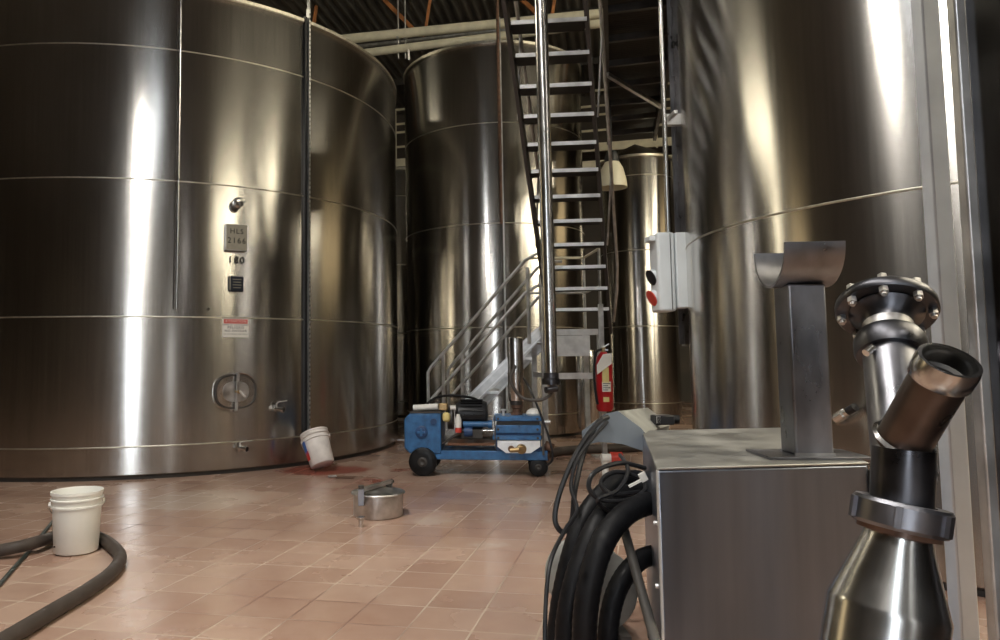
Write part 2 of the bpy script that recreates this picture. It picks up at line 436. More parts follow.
# ------------------------------------------------------------------ tanks
def tank(name_label, cx, cy, R, rim, rings, seg=96, roof=.35, group=None, seam_angles=()):
    t = thing('wine_tank', name_label, 'tank', (cx, cy, 0), group=group)
    T = Matrix.Translation((cx, cy, 0))
    MB(T).lathe([(1e-3, .02), (R - .05, .02), (R, .05), (R, rim - .03), (R - .02, rim)], seg).build('shell', 'tank', t, ang=50)
    MB(T).lathe([(R - .02, rim), (R * .5, rim + roof * .55), (1e-3, rim + roof)], seg).build('roof', 'tank', t, ang=60)
    MB(T).lathe([(R - .01, rim - .05), (R + .022, rim - .045), (R + .022, rim - .01), (R - .02, rim + .005)], seg).build('rim', 'weld', t)
    for h in rings:
        w = .009
        MB(T).lathe([(R - .002, h - w), (R + .003, h - w * .4), (R + .003, h + w * .4), (R - .002, h + w)], seg).build('weld_seam', 'weld', t, ang=80)
    for az, z0, z1 in seam_angles:
        a = math.radians(az); p = Vector((cx + R * math.cos(a), cy + R * math.sin(a), 0))
        MB().bar(p + Vector((0, 0, z0)), p + Vector((0, 0, z1)), .012, .006, up=(math.cos(a), math.sin(a), 0)).build('vertical_seam', 'weld', t)
    MB(T).lathe([(R - .14, 0), (R - .04, 0), (R - .04, .06), (R - .14, .06)], seg).build('foot_ring', 'dark_steel', t)
    return t

def on_tank(tk, x, y):
    cx, cy, R = tk; r = rayp(x, y); d = Vector((r.x, r.y)); L = d.length
    c = Vector((cx, cy)); dn = d / L; bq = dn.dot(c); disc = bq * bq - (c.dot(c) - R * R)
    s = (bq - math.sqrt(max(disc, 0))) / L
    p = r * s + Vector((0, 0, EYE)); n = Vector((p.x - cx, p.y - cy, 0)).normalized()
    rt = Vector((0, 0, 1)).cross(n)          # to the right seen from outside
    return frame(p, rt, -n, (0, 0, 1))

T1 = (-3.4152, 10.1733, 3.2013)
T2 = (1.287, 11.586, 1.383)
T3 = (3.914, 4.869, 1.98)
k1 = tank('biggest steel wine tank on the left, with a number plate and oval hatch', *T1, 4.8327, (.307, 1.5326, 2.8624, 4.1784), seg=160)
k2 = tank('tall steel wine tank standing behind the side stairs and blue pump', *T2, 5.587, (.32, 1.53, 2.973, 4.398), seg=96)
k3 = tank('near steel wine tank filling the right side behind the steel cabinet', *T3, 4.83, (1.9, 4.3), seg=128)
k4 = tank('distant steel tank seen only in the gap left of the middle tank', -.25, 15.6, 1.35, 4.83, (.3, 1.6, 2.92, 4.27), seg=64)
k5 = tank('narrow steel tank standing behind the red fire extinguisher', 4.16, 13.6, .66, 4.70, (.30, 1.64, 2.98, 4.32), seg=64)

# small steel column vessel behind the landing
v6 = thing('steel_drum', 'short narrow steel vessel in the dark under the ladder landing', 'vessel', (2.40, 10.35, 0))
MB(Matrix.Translation((2.40, 10.35, 0))).lathe([(1e-3, .12), (.12, .12), (.15, .2), (.15, 1.12), (.12, 1.2), (1e-3, 1.23)], 32).build('body', 'steel', v6)
for a in (0, 2.1, 4.2):
    MB().cyl((2.40 + .1 * math.cos(a), 10.35 + .1 * math.sin(a), 0), (2.40 + .1 * math.cos(a), 10.35 + .1 * math.sin(a), .18), .015).build('leg', 'steel', v6)

# --- fittings of the big left tank
def stand_off(tk, x0, y0, x1, y1, r, off, parent, name, m, n=14, clips=(), cm='steel'):
    A = on_tank(tk, x0, y0); Bq = on_tank(tk, x1, y1)
    n_ = (A.to_3x3() @ Vector((0, -1, 0)))
    p0 = A.translation + n_ * off; p1 = Vector((p0.x, p0.y, Bq.translation.z))
    o = MB().cyl(p0, p1, r, n=n).build(name, m, parent)
    for z in clips:
        MB().bar(Vector((p0.x, p0.y, z)), Vector((p0.x, p0.y, z)) - n_ * off, .03, .03).build('bracket', cm, parent)
    return p0, p1, n_
stand_off(T1, 181, -25, 175, 309, .013, .05, k1, 'level_tube', 'steel', clips=(4.5, 3.2, 1.75))
p0, p1, n_ = stand_off(T1, 178, -25, 172, 309, .006, .03, k1, 'level_wire', 'dark_steel')
# gauge channel: dark strip with pierced rail beside it
F = on_tank(T1, 306, 300); P = F.translation; tx = F.to_3x3() @ Vector((1, 0, 0)); nx = F.to_3x3() @ Vector((0, -1, 0))
def chan(dx, w, d, z0, z1, nm, m, off=0.0, holes=False):
    q = Vector((P.x, P.y, 0)) + tx * dx + nx * (d / 2 + off)
    bb = MB(); bb.bar(q + Vector((0, 0, z0)), q + Vector((0, 0, z1)), w, d, up=nx)
    o = bb.build(nm, m, k1)
    return o
chan(-.022, .030, .03, .28, 4.85, 'gauge_channel', 'blackp')
chan(.012, .020, .05, .28, 4.95, 'gauge_rail', 'galv')
bb = MB()
for i in range(92):
    z = .32 + i * .05
    q = Vector((P.x, P.y, z)) + tx * .012 + nx * .052
    bb.bar(q, q + Vector((0, 0, .02)), .010, .004, up=nx)
bb.build('gauge_marks', 'ink', k1)
# conduit post rising from the rim past the ceiling
q = Vector((P.x, P.y, 0)) + tx * .012 + nx * .03
MB().cyl(q + Vector((0, 0, 4.95)), q + Vector((0, 0, HC - .1)), .016).build('gauge_conduit', 'galv', k1)

# thermometer well
F = on_tank(T1, 236, 204)
MB(F).lathe([(1e-3, 0), (.035, 0), (.035, .03), (.055, .035), (.055, .075), (.03, .085), (1e-3, .085)], 20, axis=(0, -1, 0)).build('thermometer_dial', 'steel', k1)
# number plate
F = on_tank(T1, 235.5, 238)
pl = MB(F).box((0, -.035, 0), (.215, .01, .262)).build('number_plate', 'plate', k1, bevel=.004)
pb = MB(F)
for sx in (-1, 1): pb.box((sx * .107, -.02, 0), (.006, .04, .262))
pb.box((0, -.02, -.129), (.21, .04, .006)); pb.build('plate_frame', 'galv', pl)
RT = Matrix.Rotation(PI / 2, 4, 'X')
MB().text('HLS', .072, F @ Matrix.Translation((.0, -.041, .060)) @ RT).build('plate_letters', 'ink', pl)
MB().text('2166', .080, F @ Matrix.Translation((0, -.041, -.035)) @ RT).build('plate_numerals', 'ink', pl)
F = on_tank(T1, 236, 260.5)
MB().text('180', .098, F @ Matrix.Translation((0, -.012, 0)) @ RT).build('painted_number', 'ink', k1)
# dark data plate
F = on_tank(T1, 235.5, 284)
dp = MB(F).box((0, -.014, 0), (.15, .012, .15)).build('data_plate', 'navy', k1, bevel=.003)
db = MB(F)
for i in range(4): db.box((.01, -.021, .045 - i * .028), (.09 - .012 * (i % 2), .001, .006))
db.box((-.062, -.021, 0), (.012, .001, .13)); db.build('plate_print', 'plate', dp)
# warning sticker
F = on_tank(T1, 235.5, 328)
st = MB(F).box((0, -.006, 0), (.265, .004, .185)).build('warning_sticker', 'paper', k1)
MB(F).box((0, -.009, .065), (.24, .002, .042)).build('red_band', 'red_ink', st)
MB().text('ATENCION', .036, F @ Matrix.Translation((0, -.0105, .065)) @ RT).build('band_lettering', 'paper', st)
MB().text('ESPACIO CONFINADO', .022, F @ Matrix.Translation((0, -.0085, .030)) @ RT).text('PELIGRO', .036, F @ Matrix.Translation((0, -.0085, .003)) @ RT).text('NO ENTRAR', .034, F @ Matrix.Translation((0, -.0085, -.030)) @ RT).text('SIN AUTORIZACION PREVIA', .016, F @ Matrix.Translation((0, -.0085, -.062)) @ RT).build('sticker_lettering', 'ink', st)

# oval hatch
F = on_tank(T1, 235, 391.5)
def oval(w, h, n=48, pw=2.6):
    o = []
    for i in range(n):
        a = 2 * PI * i / n; c, s_ = math.cos(a), math.sin(a)
        o.append((w * math.copysign(abs(c) ** (2 / pw), c), h * math.copysign(abs(s_) ** (2 / pw), s_)))
    return o
def ovalring(T, w, h, w2, h2, y0, y1):
    o, i_ = oval(w, h), oval(w2, h2); n = len(o); vs = []; fs = []
    for poly, y in ((o, y0), (o, y1), (i_, y1), (i_, y0)): vs += [(x, y, z) for x, z in poly]
    for k in range(4):
        for j in range(n):
            a = k * n + j; bq = k * n + (j + 1) % n; kk = (k + 1) % 4
            fs.append((a, bq, kk * n + (j + 1) % n, kk * n + j))
    return MB(T).add(vs, fs)
hr = ovalring(F, .208, .168, .194, .154, .02, -.05).build('hatch_ring', 'dark_steel', k1, ang=50)
hd = MB(F).prism(oval(.195, .155), -.03, -.015).build('hatch_door', 'steel', k1, ang=50)
MB(F).prism(oval(.13, .10), -.04, -.028).build('pressed_panel', 'steel_rough', hd, ang=50)
MB(F).bar((.005, -.085, .175), (-.012, -.085, -.18), .028, .022).bar((.005, -.05, .175), (.005, -.085, .175), .02, .02).bar((-.012, -.05, -.178), (-.012, -.085, -.178), .02, .02).build('clamp_bar', 'steel_rough', hd)
MB(F).cyl((0, -.04, 0), (0, -.14, 0), .016).build('clamp_screw', 'brass', hd)
MB(F).cyl((.0, -.135, .012), (.06, -.15, -.05), .011).build('clamp_handle', 'alu', hd)
ovalring(F, .224, .182, .212, .17, .01, -.015).build('hatch_flange', 'steel', k1, ang=50)
MB(F).tube([(.02, -.03, .175), (.09, -.05, .17), (.16, -.03, .13)], .006).build('hinge_wire', 'rust', k1)

def valve(tk, x, y, lev):
    F = on_tank(tk, x, y) @ Matrix.Scale(.72, 4)
    vb = MB(F).cyl((0, .02, 0), (0, -.06, 0), .03).lathe([(1e-3, .06), (.05, .06), (.05, .075), (.036, .08), (.036, .16), (.045, .165), (.045, .19), (.034, .19), (.034, .10), (1e-3, .10)], 20, axis=(.55, -.82, -.12)).build('outlet_valve', 'steel', k1)
    MB(F).cyl((.03, -.08, .01), (.03, -.08, .065), .01).tube([(.03, -.08, .06), (.06, -.085, .085), (.10, -.09, .09), (.19, -.09, .10)] if lev else [(.03, -.08, .06), (.05, -.085, .075), (.20, -.09, .08)], .007, 8).build('valve_lever', 'alu', vb)
    MB(F).lathe([(1e-3, .15), (.030, .15), (.030, .186), (1e-3, .186)], 16, axis=(.55, -.82, -.12)).build('valve_mouth', 'dark_in', vb)
valve(T1, 272, 408, True); valve(T1, 236, 447, False)
F = on_tank(T1, 208, 309); MB(F).cyl((0, .01, 0), (0, -.02, 0), .012).build('tank_stud', 'dark_steel', k1)
# drain stub near the pump side
F = on_tank(T1, 396, 440)
MB(F).tube([(0, -.02, .0), (0, -.10, .0), (.0, -.12, -.03), (0, -.12, -.25)], .012).build('drain_pipe', 'steel_rough', k1)

# --- fittings of the middle tank: gauge rail with red-brown cable
F = on_tank(T2, 501, 210); P2 = Vector((F.translation.x, F.translation.y, 0)); tx = F.to_3x3() @ Vector((1, 0, 0)); nx = F.to_3x3() @ Vector((0, -1, 0))
q = P2 + nx * .03
MB().bar(q + Vector((0, 0, .35)), q + Vector((0, 0, 2.95)), .022, .03, up=nx).build('gauge_rail', 'dark_steel', k2)
MB().bar(q + tx * .03 + Vector((0, 0, .35)), q + tx * .03 + Vector((0, 0, 5.9)), .016, .02, up=nx).build('gauge_strip', 'galv', k2)
MB().cyl(q - tx * .0 + Vector((0, 0, 2.95)), q + Vector((0, 0, HC - .1)), .022).build('gauge_pipe', 'rust', k2)
for px in (436, 583):
    F = on_tank(T2, 410 if px < 500 else 578, 60)
    MB(F).bar((0, -.02, 0), (0, -.02, .16), .03, .01).build('lifting_lug', 'steel_rough', k2)

# --- fittings of the near right tank
F = on_tank(T3, 843, 418)
sv = MB(F).cyl((-.02, .02, -.02), (-.02, -.06, -.01), .022).lathe([(1e-3, .02), (.026, .02), (.026, .08), (.018, .085), (.018, .11), (1e-3, .11)], 18, p0=(-.02, -.05, -.01), axis=(.86, -.25, .48)).build('sample_valve', 'steel', k3)
MB(F).lathe([(1e-3, .11), (.021, .11), (.021, .16), (1e-3, .165)], 18, p0=(-.02, -.05, -.01), axis=(.86, -.25, .48)).build('valve_tip', 'blackp', sv)
# slotted cable ladder on its left flank
cl = thing('cable_ladder', 'narrow slotted cable ladder rising beside the electrical box', 'cable ladder', at(683, 300, 6.0) * 1)
q0 = at(684, 330, 5.9); q0.z = 0
for s_ in (-1, 1):
    MB().bar(q0 + Vector((s_ * .022, 0, 1.2)), q0 + Vector((s_ * .022, 0, 6.4)), .008, .04).build('side_rail', 'post', cl)
for i in range(18):
    z = 1.4 + i * .29
    MB().box((q0.x, q0.y, z), (.045, .02, .12)).build('rung', 'post', cl)
MB().bar((q0.x, q0.y + .02, 1.2), (T3[0] - T3[2] + .25, q0.y + .05, 1.2), .03, .03).bar((q0.x, q0.y + .02, 6.0), (T3[0] - T3[2] + .25, q0.y + .05, 6.0), .03, .03).build('wall_bracket', 'galv', cl)

# ------------------------------------------------------------------ overhead pipes
def pipe_thing(name, label, cat, a, bb, r, m, group=None):
    a, bb = Vector(a), Vector(bb)
    o = MB().cyl(a, bb, r, n=18).build(name, m, origin=(a + bb) / 2); return tag(o, label, cat, group)
def ext(a, bb, k0, k1_):
    d = bb - a; return a - d * k0, bb + d * k1_
hg = []
for (x0, y0, x1, y1, h, r, lab, m) in (
    (397, 34, 660, 8, 6.30, .075, 'upper and thickest pale pipe running across above the tanks', 'cream'),
    (397, 49, 660, 16, 6.05, .065, 'cream pipe hung just below the thick grey overhead pipe', 'cream'),
    (397, 42, 660, 12, 6.50, .03, 'thin pipe squeezed between the two thick overhead pipes', 'galv')):
    a = ground(x0, y0, h); bq = ground(x1, y1, h); a, bq = ext(a, bq, 1.2, .6)
    pipe_thing('overhead_pipe', lab, 'pipe', a, bq, r, m)
# strap hangers
for i, px in enumerate((398, 405)):
    p = at(px, 12, 11.6)
    o = thing('pipe_hanger', ('left' if i == 0 else 'right') + ' one of two thin hanger rods holding the overhead pipes', 'hanger', Vector((p.x, p.y, 6.0)))
    MB().cyl((p.x, p.y, 5.9), (p.x, p.y, HC - .15), .012, n=8).build('rod', 'galv', o)
    MB().lathe([(.085, -.02), (.095, -.02), (.095, .02), (.085, .02), (.085, -.02)], 20, p0=(p.x, p.y, 6.3), axis=(.97, -.2, 0)).build('clamp', 'galv', o)

# ------------------------------------------------------------------ walkway overhead
wk = thing('catwalk', 'dark perforated catwalk overhead, seen from below by the high conduit', 'catwalk', B(1, 9, 4.75))
WA, WB = Vector((1.93, 7.1, 4.75)), Vector((3.32, 12.3, 4.75)); WD = (WB - WA).normalized(); WS = Vector((WD.y, -WD.x, 0)); WW = .74
WA = WA - WD * .6
Lw = (WB - WA).length
for s_ in (0, WW):
    MB().bar(WA + WS * s_ - WD * 0, WB + WS * s_, .05, .16).build('side_beam', 'dark_steel', wk)
for i in range(8):
    c = WA + WD * (Lw * (i + .5) / 8)
    MB().bar(c, c + WS * WW, .05, .08).build('cross_beam', 'dark_steel', wk)
g = MB()
nb = int(Lw / .055)
for i in range(nb): 
    c = WA + WD * (.055 * i) + Vector((0, 0, .09)); g.bar(c, c + WS * WW, .050, .006)
for i in range(15):
    c = WA + WS * (WW * i / 14) + Vector((0, 0, .094)); g.bar(c, c + WD * Lw, .040, .006)
g.build('grating', 'grating', wk)
a_ = WA + WD * (Lw * .45); MB().bar(a_ + Vector((0, 0, -.1)), a_ + WD * 1.5 + WS * WW + Vector((0, 0, -.1)), .05, .05).build('diagonal_brace', 'steel_rough', wk)
for s_ in (0, WW):
    for i in range(7):
        c = WA + WS * s_ + WD * (Lw * i / 6)
        MB().cyl(c, c + Vector((0, 0, 1.05)), .02, n=8).build('rail_post', 'cream', wk)
    for z in (1.05, .55): MB().cyl(WA + WS * s_ + Vector((0, 0, z)), WB + WS * s_ + Vector((0, 0, z)), .02, n=8).build('hand_rail', 'cream', wk)
for i in range(3):
    c = WA + WS * (WW / 2) + WD * (Lw * (i + .3) / 3)
    MB().cyl(c + Vector((0, 0, .1)), c + Vector((0, 0, HC - 4.75 - .1)), .012, n=8).build('hanger_rod', 'dark_steel', wk)

# far gallery whose rails show in the gaps
gl = thing('gallery', 'far raised gallery with yellow-lit rails across the back of the hall', 'gallery', (2, 16.9, 5.0))
ga, gb = Vector((-3.2, 18.0, 0)), Vector((7.2, 15.3, 0))
for z, h, w in ((5.0, .14, .06), (5.37, .18, .06)):
    MB().bar(ga + Vector((0, 0, z + .35)), gb + Vector((0, 0, z + .35)), w, h).build('floor_beam', 'cream', gl)
MB().bar(ga + Vector((0, .7, 5.75)), gb + Vector((0, .7, 5.75)), 1.4, .06).build('deck', 'dark_steel', gl)
for z in (6.1, 6.45, 6.65, 7.0):
    MB().cyl(ga + Vector((0, 0, z)), gb + Vector((0, 0, z)), .028, n=8).build('rail', 'cream', gl)
for i in range(12):
    p = ga.lerp(gb, i / 11); MB().cyl(p + Vector((0, 0, 5.6)), p + Vector((0, 0, 7.0)), .022, n=8).build('rail_post', 'cream', gl)
for i in (1, 5, 10):
    p = ga.lerp(gb, i / 11) + Vector((0, .7, 0)); MB().bar(p, p + Vector((0, 0, 5.72)), .12, .12).build('column', 'dark_steel', gl)

# bell lamp under the catwalk
lp_ = at(612, 166, 10.2)
lm = thing('bell_lamp', 'unlit glass bell lamp hanging under the catwalk end', 'lamp', lp_)
MB(Matrix.Translation(lp_)).lathe([(.10, .05), (.15, -.04), (.19, -.20), (.20, -.31), (.19, -.31), (.18, -.2), (.14, -.04), (.09, .05)], 28).build('lamp_shade', 'glass', lm)
MB(Matrix.Translation(lp_)).lathe([(1e-3, .05), (.095, .05), (.10, .12), (.07, .2), (.03, .22), (1e-3, .22)], 24).build('lamp_housing', 'blackp', lm)
MB().cyl(lp_ + Vector((0, 0, .2)), Vector((lp_.x, lp_.y, 4.7)), .008, n=8).build('lamp_cord', 'blackp', lm)
MB(Matrix.Translation(lp_)).lathe([(1e-3, -.04), (.05, -.03), (.05, .05)], 16).build('bulb', 'white', lm)

# ------------------------------------------------------------------ ship ladder, landing, side stairs
N_T = 15
def lad(i):
    Y = 8.6 - .192 * i; z = 1.65 + .22 * i
    cxp = 578.5 - 2.15 * i
    return Vector(((cxp - PX0) / FOC * Y / 1.0 + (0), Y, z))
steps = [lad(i) for i in range(12)]
dl = (steps[11] - steps[0]) / 11
LW = .70; LX = Vector((dl.y, -dl.x, 0)).normalized()
if LX.x < 0: LX = -LX
LX = Vector((1, -.10, 0)).normalized()
ld = thing('ship_ladder', 'steep steel ladder with flat treads climbing to the catwalk', 'ladder', steps[0] - Vector((0, 0, .22)))
bot = steps[0] - dl * 1.05; top = steps[0] + dl * 13.6
for s_ in (-1, 1):
    MB().bar(bot + LX * (s_ * LW / 2), top + LX * (s_ * LW / 2), .035, .14).build('stringer', 'dark_steel', ld)
for i in range(0, 14):
    c = steps[0] + dl * i
    T = frame(c, LX, Vector((0, 0, 1)).cross(LX), (0, 0, 1))
    t_ = MB(T).box((0, 0, 0), (LW - .03, .21, .025)).build('tread', 'grating', ld)
    MB(T).box((0, -.110, .002), (LW - .04, .012, .036)).build('tread_nosing', 'alu', t_)
for s_ in (-1, 1):
    off = LX * (s_ * (LW / 2 + .03))
    a = bot + off + Vector((0, -.25, .75)); bq = top + off + Vector((0, -.25, .75))
    MB().tube([bot + off + Vector((0, -.02, .1)), bot + off + Vector((0, -.2, .45)), a, bq], .018, 8, sub=1).build('hand_rail', 'steel_rough', ld)
    for i in (3, 8, 12):
        c = steps[0] + dl * i + off; MB().cyl(c, c + Vector((0, -.25, .72)), .012, n=8).build('rail_post', 'steel_rough', ld)

# landing
LZ = 1.43
la = thing('stair_landing', 'small steel landing between the side stairs and steep ladder', 'landing', (1.85, 9.1, 0))
lx0, lx1, ly0, ly1 = 1.50, 2.22, 8.72, 9.5
MB().box(((lx0 + lx1) / 2, (ly0 + ly1) / 2, LZ - .02), (lx1 - lx0, ly1 - ly0, .03)).build('deck', 'galv', la)
MB().box(((lx0 + lx1) / 2, ly0 - .01, LZ - .03), (lx1 - lx0, .02, .07)).build('deck_edge', 'alu', la)
MB().box(((lx0 + lx1) / 2 - .02, ly0 - .03, LZ - .19), (.44, .012, .24)).build('front_plate', 'alu', la)
for x in (lx0 + .03, lx1 - .03):
    for y in (ly0 + .02, ly1 - .03):
        MB().box((x, y, (LZ - .04) / 2), (.06, .06, LZ - .04)).build('leg', 'galv', la)
MB().box(((lx0 + lx1) / 2, ly0, .89), (lx1 - lx0, .04, .07)).build('front_brace', 'alu', la)
MB().box((lx0 + .03, (ly0 + ly1) / 2, .9), (.04, ly1 - ly0, .06)).build('side_brace', 'galv', la)
for x, y in ((lx1 - .02, ly0), (lx1 - .02, ly1)):
    MB().cyl((x, y, LZ), (x, y, LZ + .95), .018, n=10).build('rail_post', 'galv', la)
for z in (.5, .95):
    MB().tube([(lx1 - .02, ly0, LZ + z), (lx1 - .02, ly1, LZ + z), (lx0, ly1, LZ + z)], .017, 8, sub=1).build('rail', 'galv' if z < .9 else 'cream', la)

# side stairs running down to the left
ss = thing('side_stairs', 'side stairs with double handrails rising left to right to the landing', 'stairs', (.25, 9.1, 0))
tA = Vector((1.50, 8.75, LZ - .02)); slope = Vector((-1.0, .10, -1.01)).normalized()
LsT = (LZ - .02) / abs(slope.z); bA = tA + slope * LsT
back = Vector((.27, .70, 0))
for k, o in ((0, Vector((0, 0, 0))), (1, back)):
    MB().bar(tA + o, bA + o + Vector((0, 0, .06)), .03, .13, up=(0, 0, 1)).build('stringer', 'galv', ss)
    for s_ in (-.06, .06): MB().bar(tA + o + Vector((0, -.02, s_)), bA + o + Vector((0, -.02, s_ + .06)), .014, .012).build('stringer_lip', 'alu', ss)
for i in range(7):
    p = tA + slope * (LsT * (i + .6) / 7.2) + back * .5
    MB(frame(p, (1, -.1, 0), (.1, 1, 0), (0, 0, 1))).box((0, 0, 0), (.22, .70, .03)).build('tread', 'galv', ss)
hz = Vector((0, 0, 1))
for k, o in ((0, Vector((0, -.03, 0))), (1, back)):
    for hgt, nm in ((.90, 'top_rail'), (.52, 'middle_rail')):
        t0 = tA + o + hz * hgt + Vector((-.17, 0.02, -.06)); bt = bA + o + hz * hgt + slope * -.15
        pts = [tA + o + hz * (hgt + .02) + Vector((.14, 0, 0)), tA + o + hz * (hgt + .02) + Vector((-.03, 0, 0)), t0, bt]
        if hgt > .8: pts += [bt + slope * .05 - hz * .03, bA + o + slope * -.10 + hz * .10]
        MB().tube(pts, .02, 8, sub=1).build(nm, 'galv', ss)
    for f_ in (.10, .82):
        p = tA + o + slope * (LsT * f_); MB().cyl(p, p + hz * .9, .022, n=8).build('rail_post', 'galv', ss)

# hanging process pipe in front of the ladder
pt = at(533, -60, 5.8); pb_ = at(551, 378, 5.8); px_ = (pt.x + pb_.x) / 2
hp = thing('drop_pipe', 'thick shiny vertical pipe dropping from the ceiling before the ladder', 'pipe', (pb_.x, 5.8, pb_.z))

MB().cyl(Vector((pb_.x, 5.8, pb_.z)), Vector((at(539, 0, 5.8).x + .0, 5.8, HC + .03)), .052, n=28).build('pipe_body', 'steel', hp)
e0 = Vector((pb_.x, 5.8, pb_.z))
MB().lathe([(1e-3, -.05), (.07, -.05), (.07, -.01), (.06, 0), (.06, .04)], 24, p0=e0).build('end_flange', 'cast', hp)
MB().tube([e0 + Vector((0, 0, -.03)), e0 + Vector((-.0, .02, -.12)), e0 + Vector((-.08, .05, -.17)), e0 + Vector((-.22, .08, -.15)), e0 + Vector((-.30, .1, -.02)), e0 + Vector((-.26, .1, .10))], .013, 10).build('elbow_hose', 'dark_steel', hp)
MB().cyl(e0 + Vector((.03, -.06, -.08)), e0 + Vector((-.06, -.09, -.09)), .025, n=12).build('drain_valve', 'cast', hp)

# hanging chain pipe left of ladder is part of tank gauge; high conduit to the electrical box
cd0 = at(668, 234, 5.6); cd1 = at(661, 0, 5.6)
o = MB().cyl(cd0, Vector((cd1.x + (cd1.x - cd0.x) * 1.0, 5.6, HC - .05)), .018, n=14).build('conduit_pipe', 'steel', origin=cd0)
tag(o, 'slim bright conduit pipe running down into the electrical box', 'conduit')
br = at(678, 116, 5.65)
tag(MB().box((br.x + .0, br.y + .1, br.z), (.13, .05, .09)).box((br.x - .05, br.y + .0, br.z), (.03, .2, .03)).build('pipe_bracket', 'alu', origin=br, bevel=.004), 'pale metal bracket holding the slim conduit to the near tank', 'bracket')

# electrical box
eb0 = at(672, 273, 5.6)
eb = thing('electrical_box', 'pale grey electrical box with sockets fixed at the near tank', 'electrical box', eb0)
zt, zb = at(672, 234, 5.6).z, at(672, 312, 5.6).z; zc, zh = (zt + zb) / 2, zt - zb
xl, xm, xr = at(656, 273, 5.55).x, at(673.5, 273, 5.55).x, at(687, 273, 5.55).x
MB().box(((xl + xm) / 2, 5.60, zc), (xm - xl, .20, zh)).build('box_body', 'elec', eb, bevel=.02, seg=3)
MB().box(((xm + xr) / 2 + .002, 5.58, zc + .01), (xr - xm - .006, .17, zh * .95)).build('side_cover', 'elec', eb, bevel=.008)
MB().box((xr + .03, 5.68, zc), (.12, .05, .3)).build('mounting_plate', 'galv', eb)
MB().box(((xl + xm) / 2 + .03, 5.495, zc), (.004, .006, zh * .96)).build('cover_joint', 'dark_steel', eb)
for z, c in ((zt - .07, 'elec'), (zc - .02, 'elec'), (zb + .12, 'red')):
    s0 = Vector((xl + .01, 5.6, z)); ax = Vector((-1, -.15, -.45)).normalized()
    if c == 'elec' and z > zc + .1:
        MB().box((xl - .02, 5.6, z + .03), (.05, .12, .04)).build('cable_gland', 'elec', eb, bevel=.006); continue
    so = MB().lathe([(1e-3, 0), (.055, 0), (.055, .03), (.05, .035), (1e-3, .035)], 20, p0=s0, axis=ax).build('socket', 'elec', eb)
    MB().lathe([(1e-3, .034), (.062, .034), (.062, .042), (1e-3, .045)], 20, p0=s0, axis=ax).build('socket_cap', 'redp' if c == 'red' else 'blackp', so)

# ------------------------------------------------------------------ fire extinguisher on its post
fx = at(604, 380, 8.3)
po = thing('steel_stand_post', 'thin pale post carrying the red fire extinguisher', 'post', (fx.x, 8.36, 0))
MB().box((fx.x, 8.36, .85), (.05, .05, 1.7)).build('post_tube', 'galv', po)
MB().box((fx.x, 8.36, .01), (.26, .2, .02)).build('foot_plate', 'galv', po)
b0 = at(605, 411, 8.22); zt = at(605, 352, 8.22).z; r_ = .092
fe = thing('fire_extinguisher', 'red fire extinguisher hung below the ladder landing corner', 'fire extinguisher', b0)
FT = Matrix.Translation((b0.x, 8.22, b0.z)); Hh = zt - b0.z
MB(FT).lathe([(1e-3, .02), (r_ * .8, 0), (r_, .03), (r_, Hh * .80), (r_ * .8, Hh * .92), (r_ * .35, Hh), (1e-3, Hh)], 28).build('cylinder', 'red', fe)
MB(FT).cyl((0, 0, Hh - .01), (0, 0, Hh + .05), .028).build('valve_head', 'brass', fe)
MB(FT).bar((-.02, 0, Hh + .04), (.06, -.02, Hh + .09), .03, .012).bar((-.02, 0, Hh + .03), (.05, -.02, Hh + .02), .03, .012).build('lever_handle', 'alu', fe)
MB(FT).tube([(-.03, -.02, Hh + .03), (-.10, -.06, Hh - .02), (-.125, -.07, Hh * .6), (-.11, -.07, Hh * .25), (-.095, -.07, Hh * .12)], .014, 8).build('discharge_hose', 'blackp', fe)
def curved_label(z0, z1, a0, a1, nm, m, rr=r_ + .0015):
    return MB(FT).lathe([(rr, z0), (rr, z1)], 10, a0=a0, a1=a1).build(nm, m, fe)
A_ = -PI / 2
curved_label(Hh * .48, Hh * .74, A_ - .45, A_ + .35, 'yellow_label', 'yellow')
lb = curved_label(Hh * .33, Hh * .50, A_ - .5, A_ + .6, 'white_label', 'paper')
ib = MB(FT)
for i in range(4): ib.lathe([(r_ + .0025, Hh * (.355 + .035 * i)), (r_ + .0025, Hh * (.368 + .035 * i))], 8, a0=A_ - .4, a1=A_ + (.5 if i % 2 else .2))
ib.build('label_print', 'ink', lb)
curved_label(Hh * .16, Hh * .24, A_ - .4, A_ + .3, 'lower_label', 'yellow')
tg_ = MB(FT).add([(-.10, -.10, Hh * .62), (.06, -.10, Hh * .80), (.07, -.10, Hh * .98), (-.03, -.10, Hh * .96), (-.10, -.10, Hh * .78)], [(0, 1, 2, 3, 4)])
tg_.add([(-.10, -.104, Hh * .62), (.06, -.104, Hh * .80), (.07, -.104, Hh * .98), (-.03, -.104, Hh * .96), (-.10, -.104, Hh * .78)], [(4, 3, 2, 1, 0)]).build('inspection_tag', 'paper', fe)
MB().box((fx.x, 8.32, b0.z + Hh * .7), (.12, .03, .05)).build('hanging_bracket', 'dark_steel', fe)
# red coupling on the floor behind the cabinet
c_ = at(614, 452, 6.6)
o = thing('red_coupling', 'small red pipe coupling on the floor beyond the hose cabinet', 'coupling', (c_.x, 6.6, 0))
MB().lathe([(.03, -.05), (.055, -.05), (.055, .05), (.03, .05), (.03, -.05)], 20, p0=(c_.x + .02, 6.6, .22), axis=(1, -.1, 0)).build('coupling_ring', 'redp', o)
MB().cyl((c_.x - .11, 6.6, .22), (c_.x - .03, 6.6, .22), .04).cyl((c_.x - .08, 6.6, .0), (c_.x - .08, 6.6, .22), .03).build('coupling_neck', 'white', o)
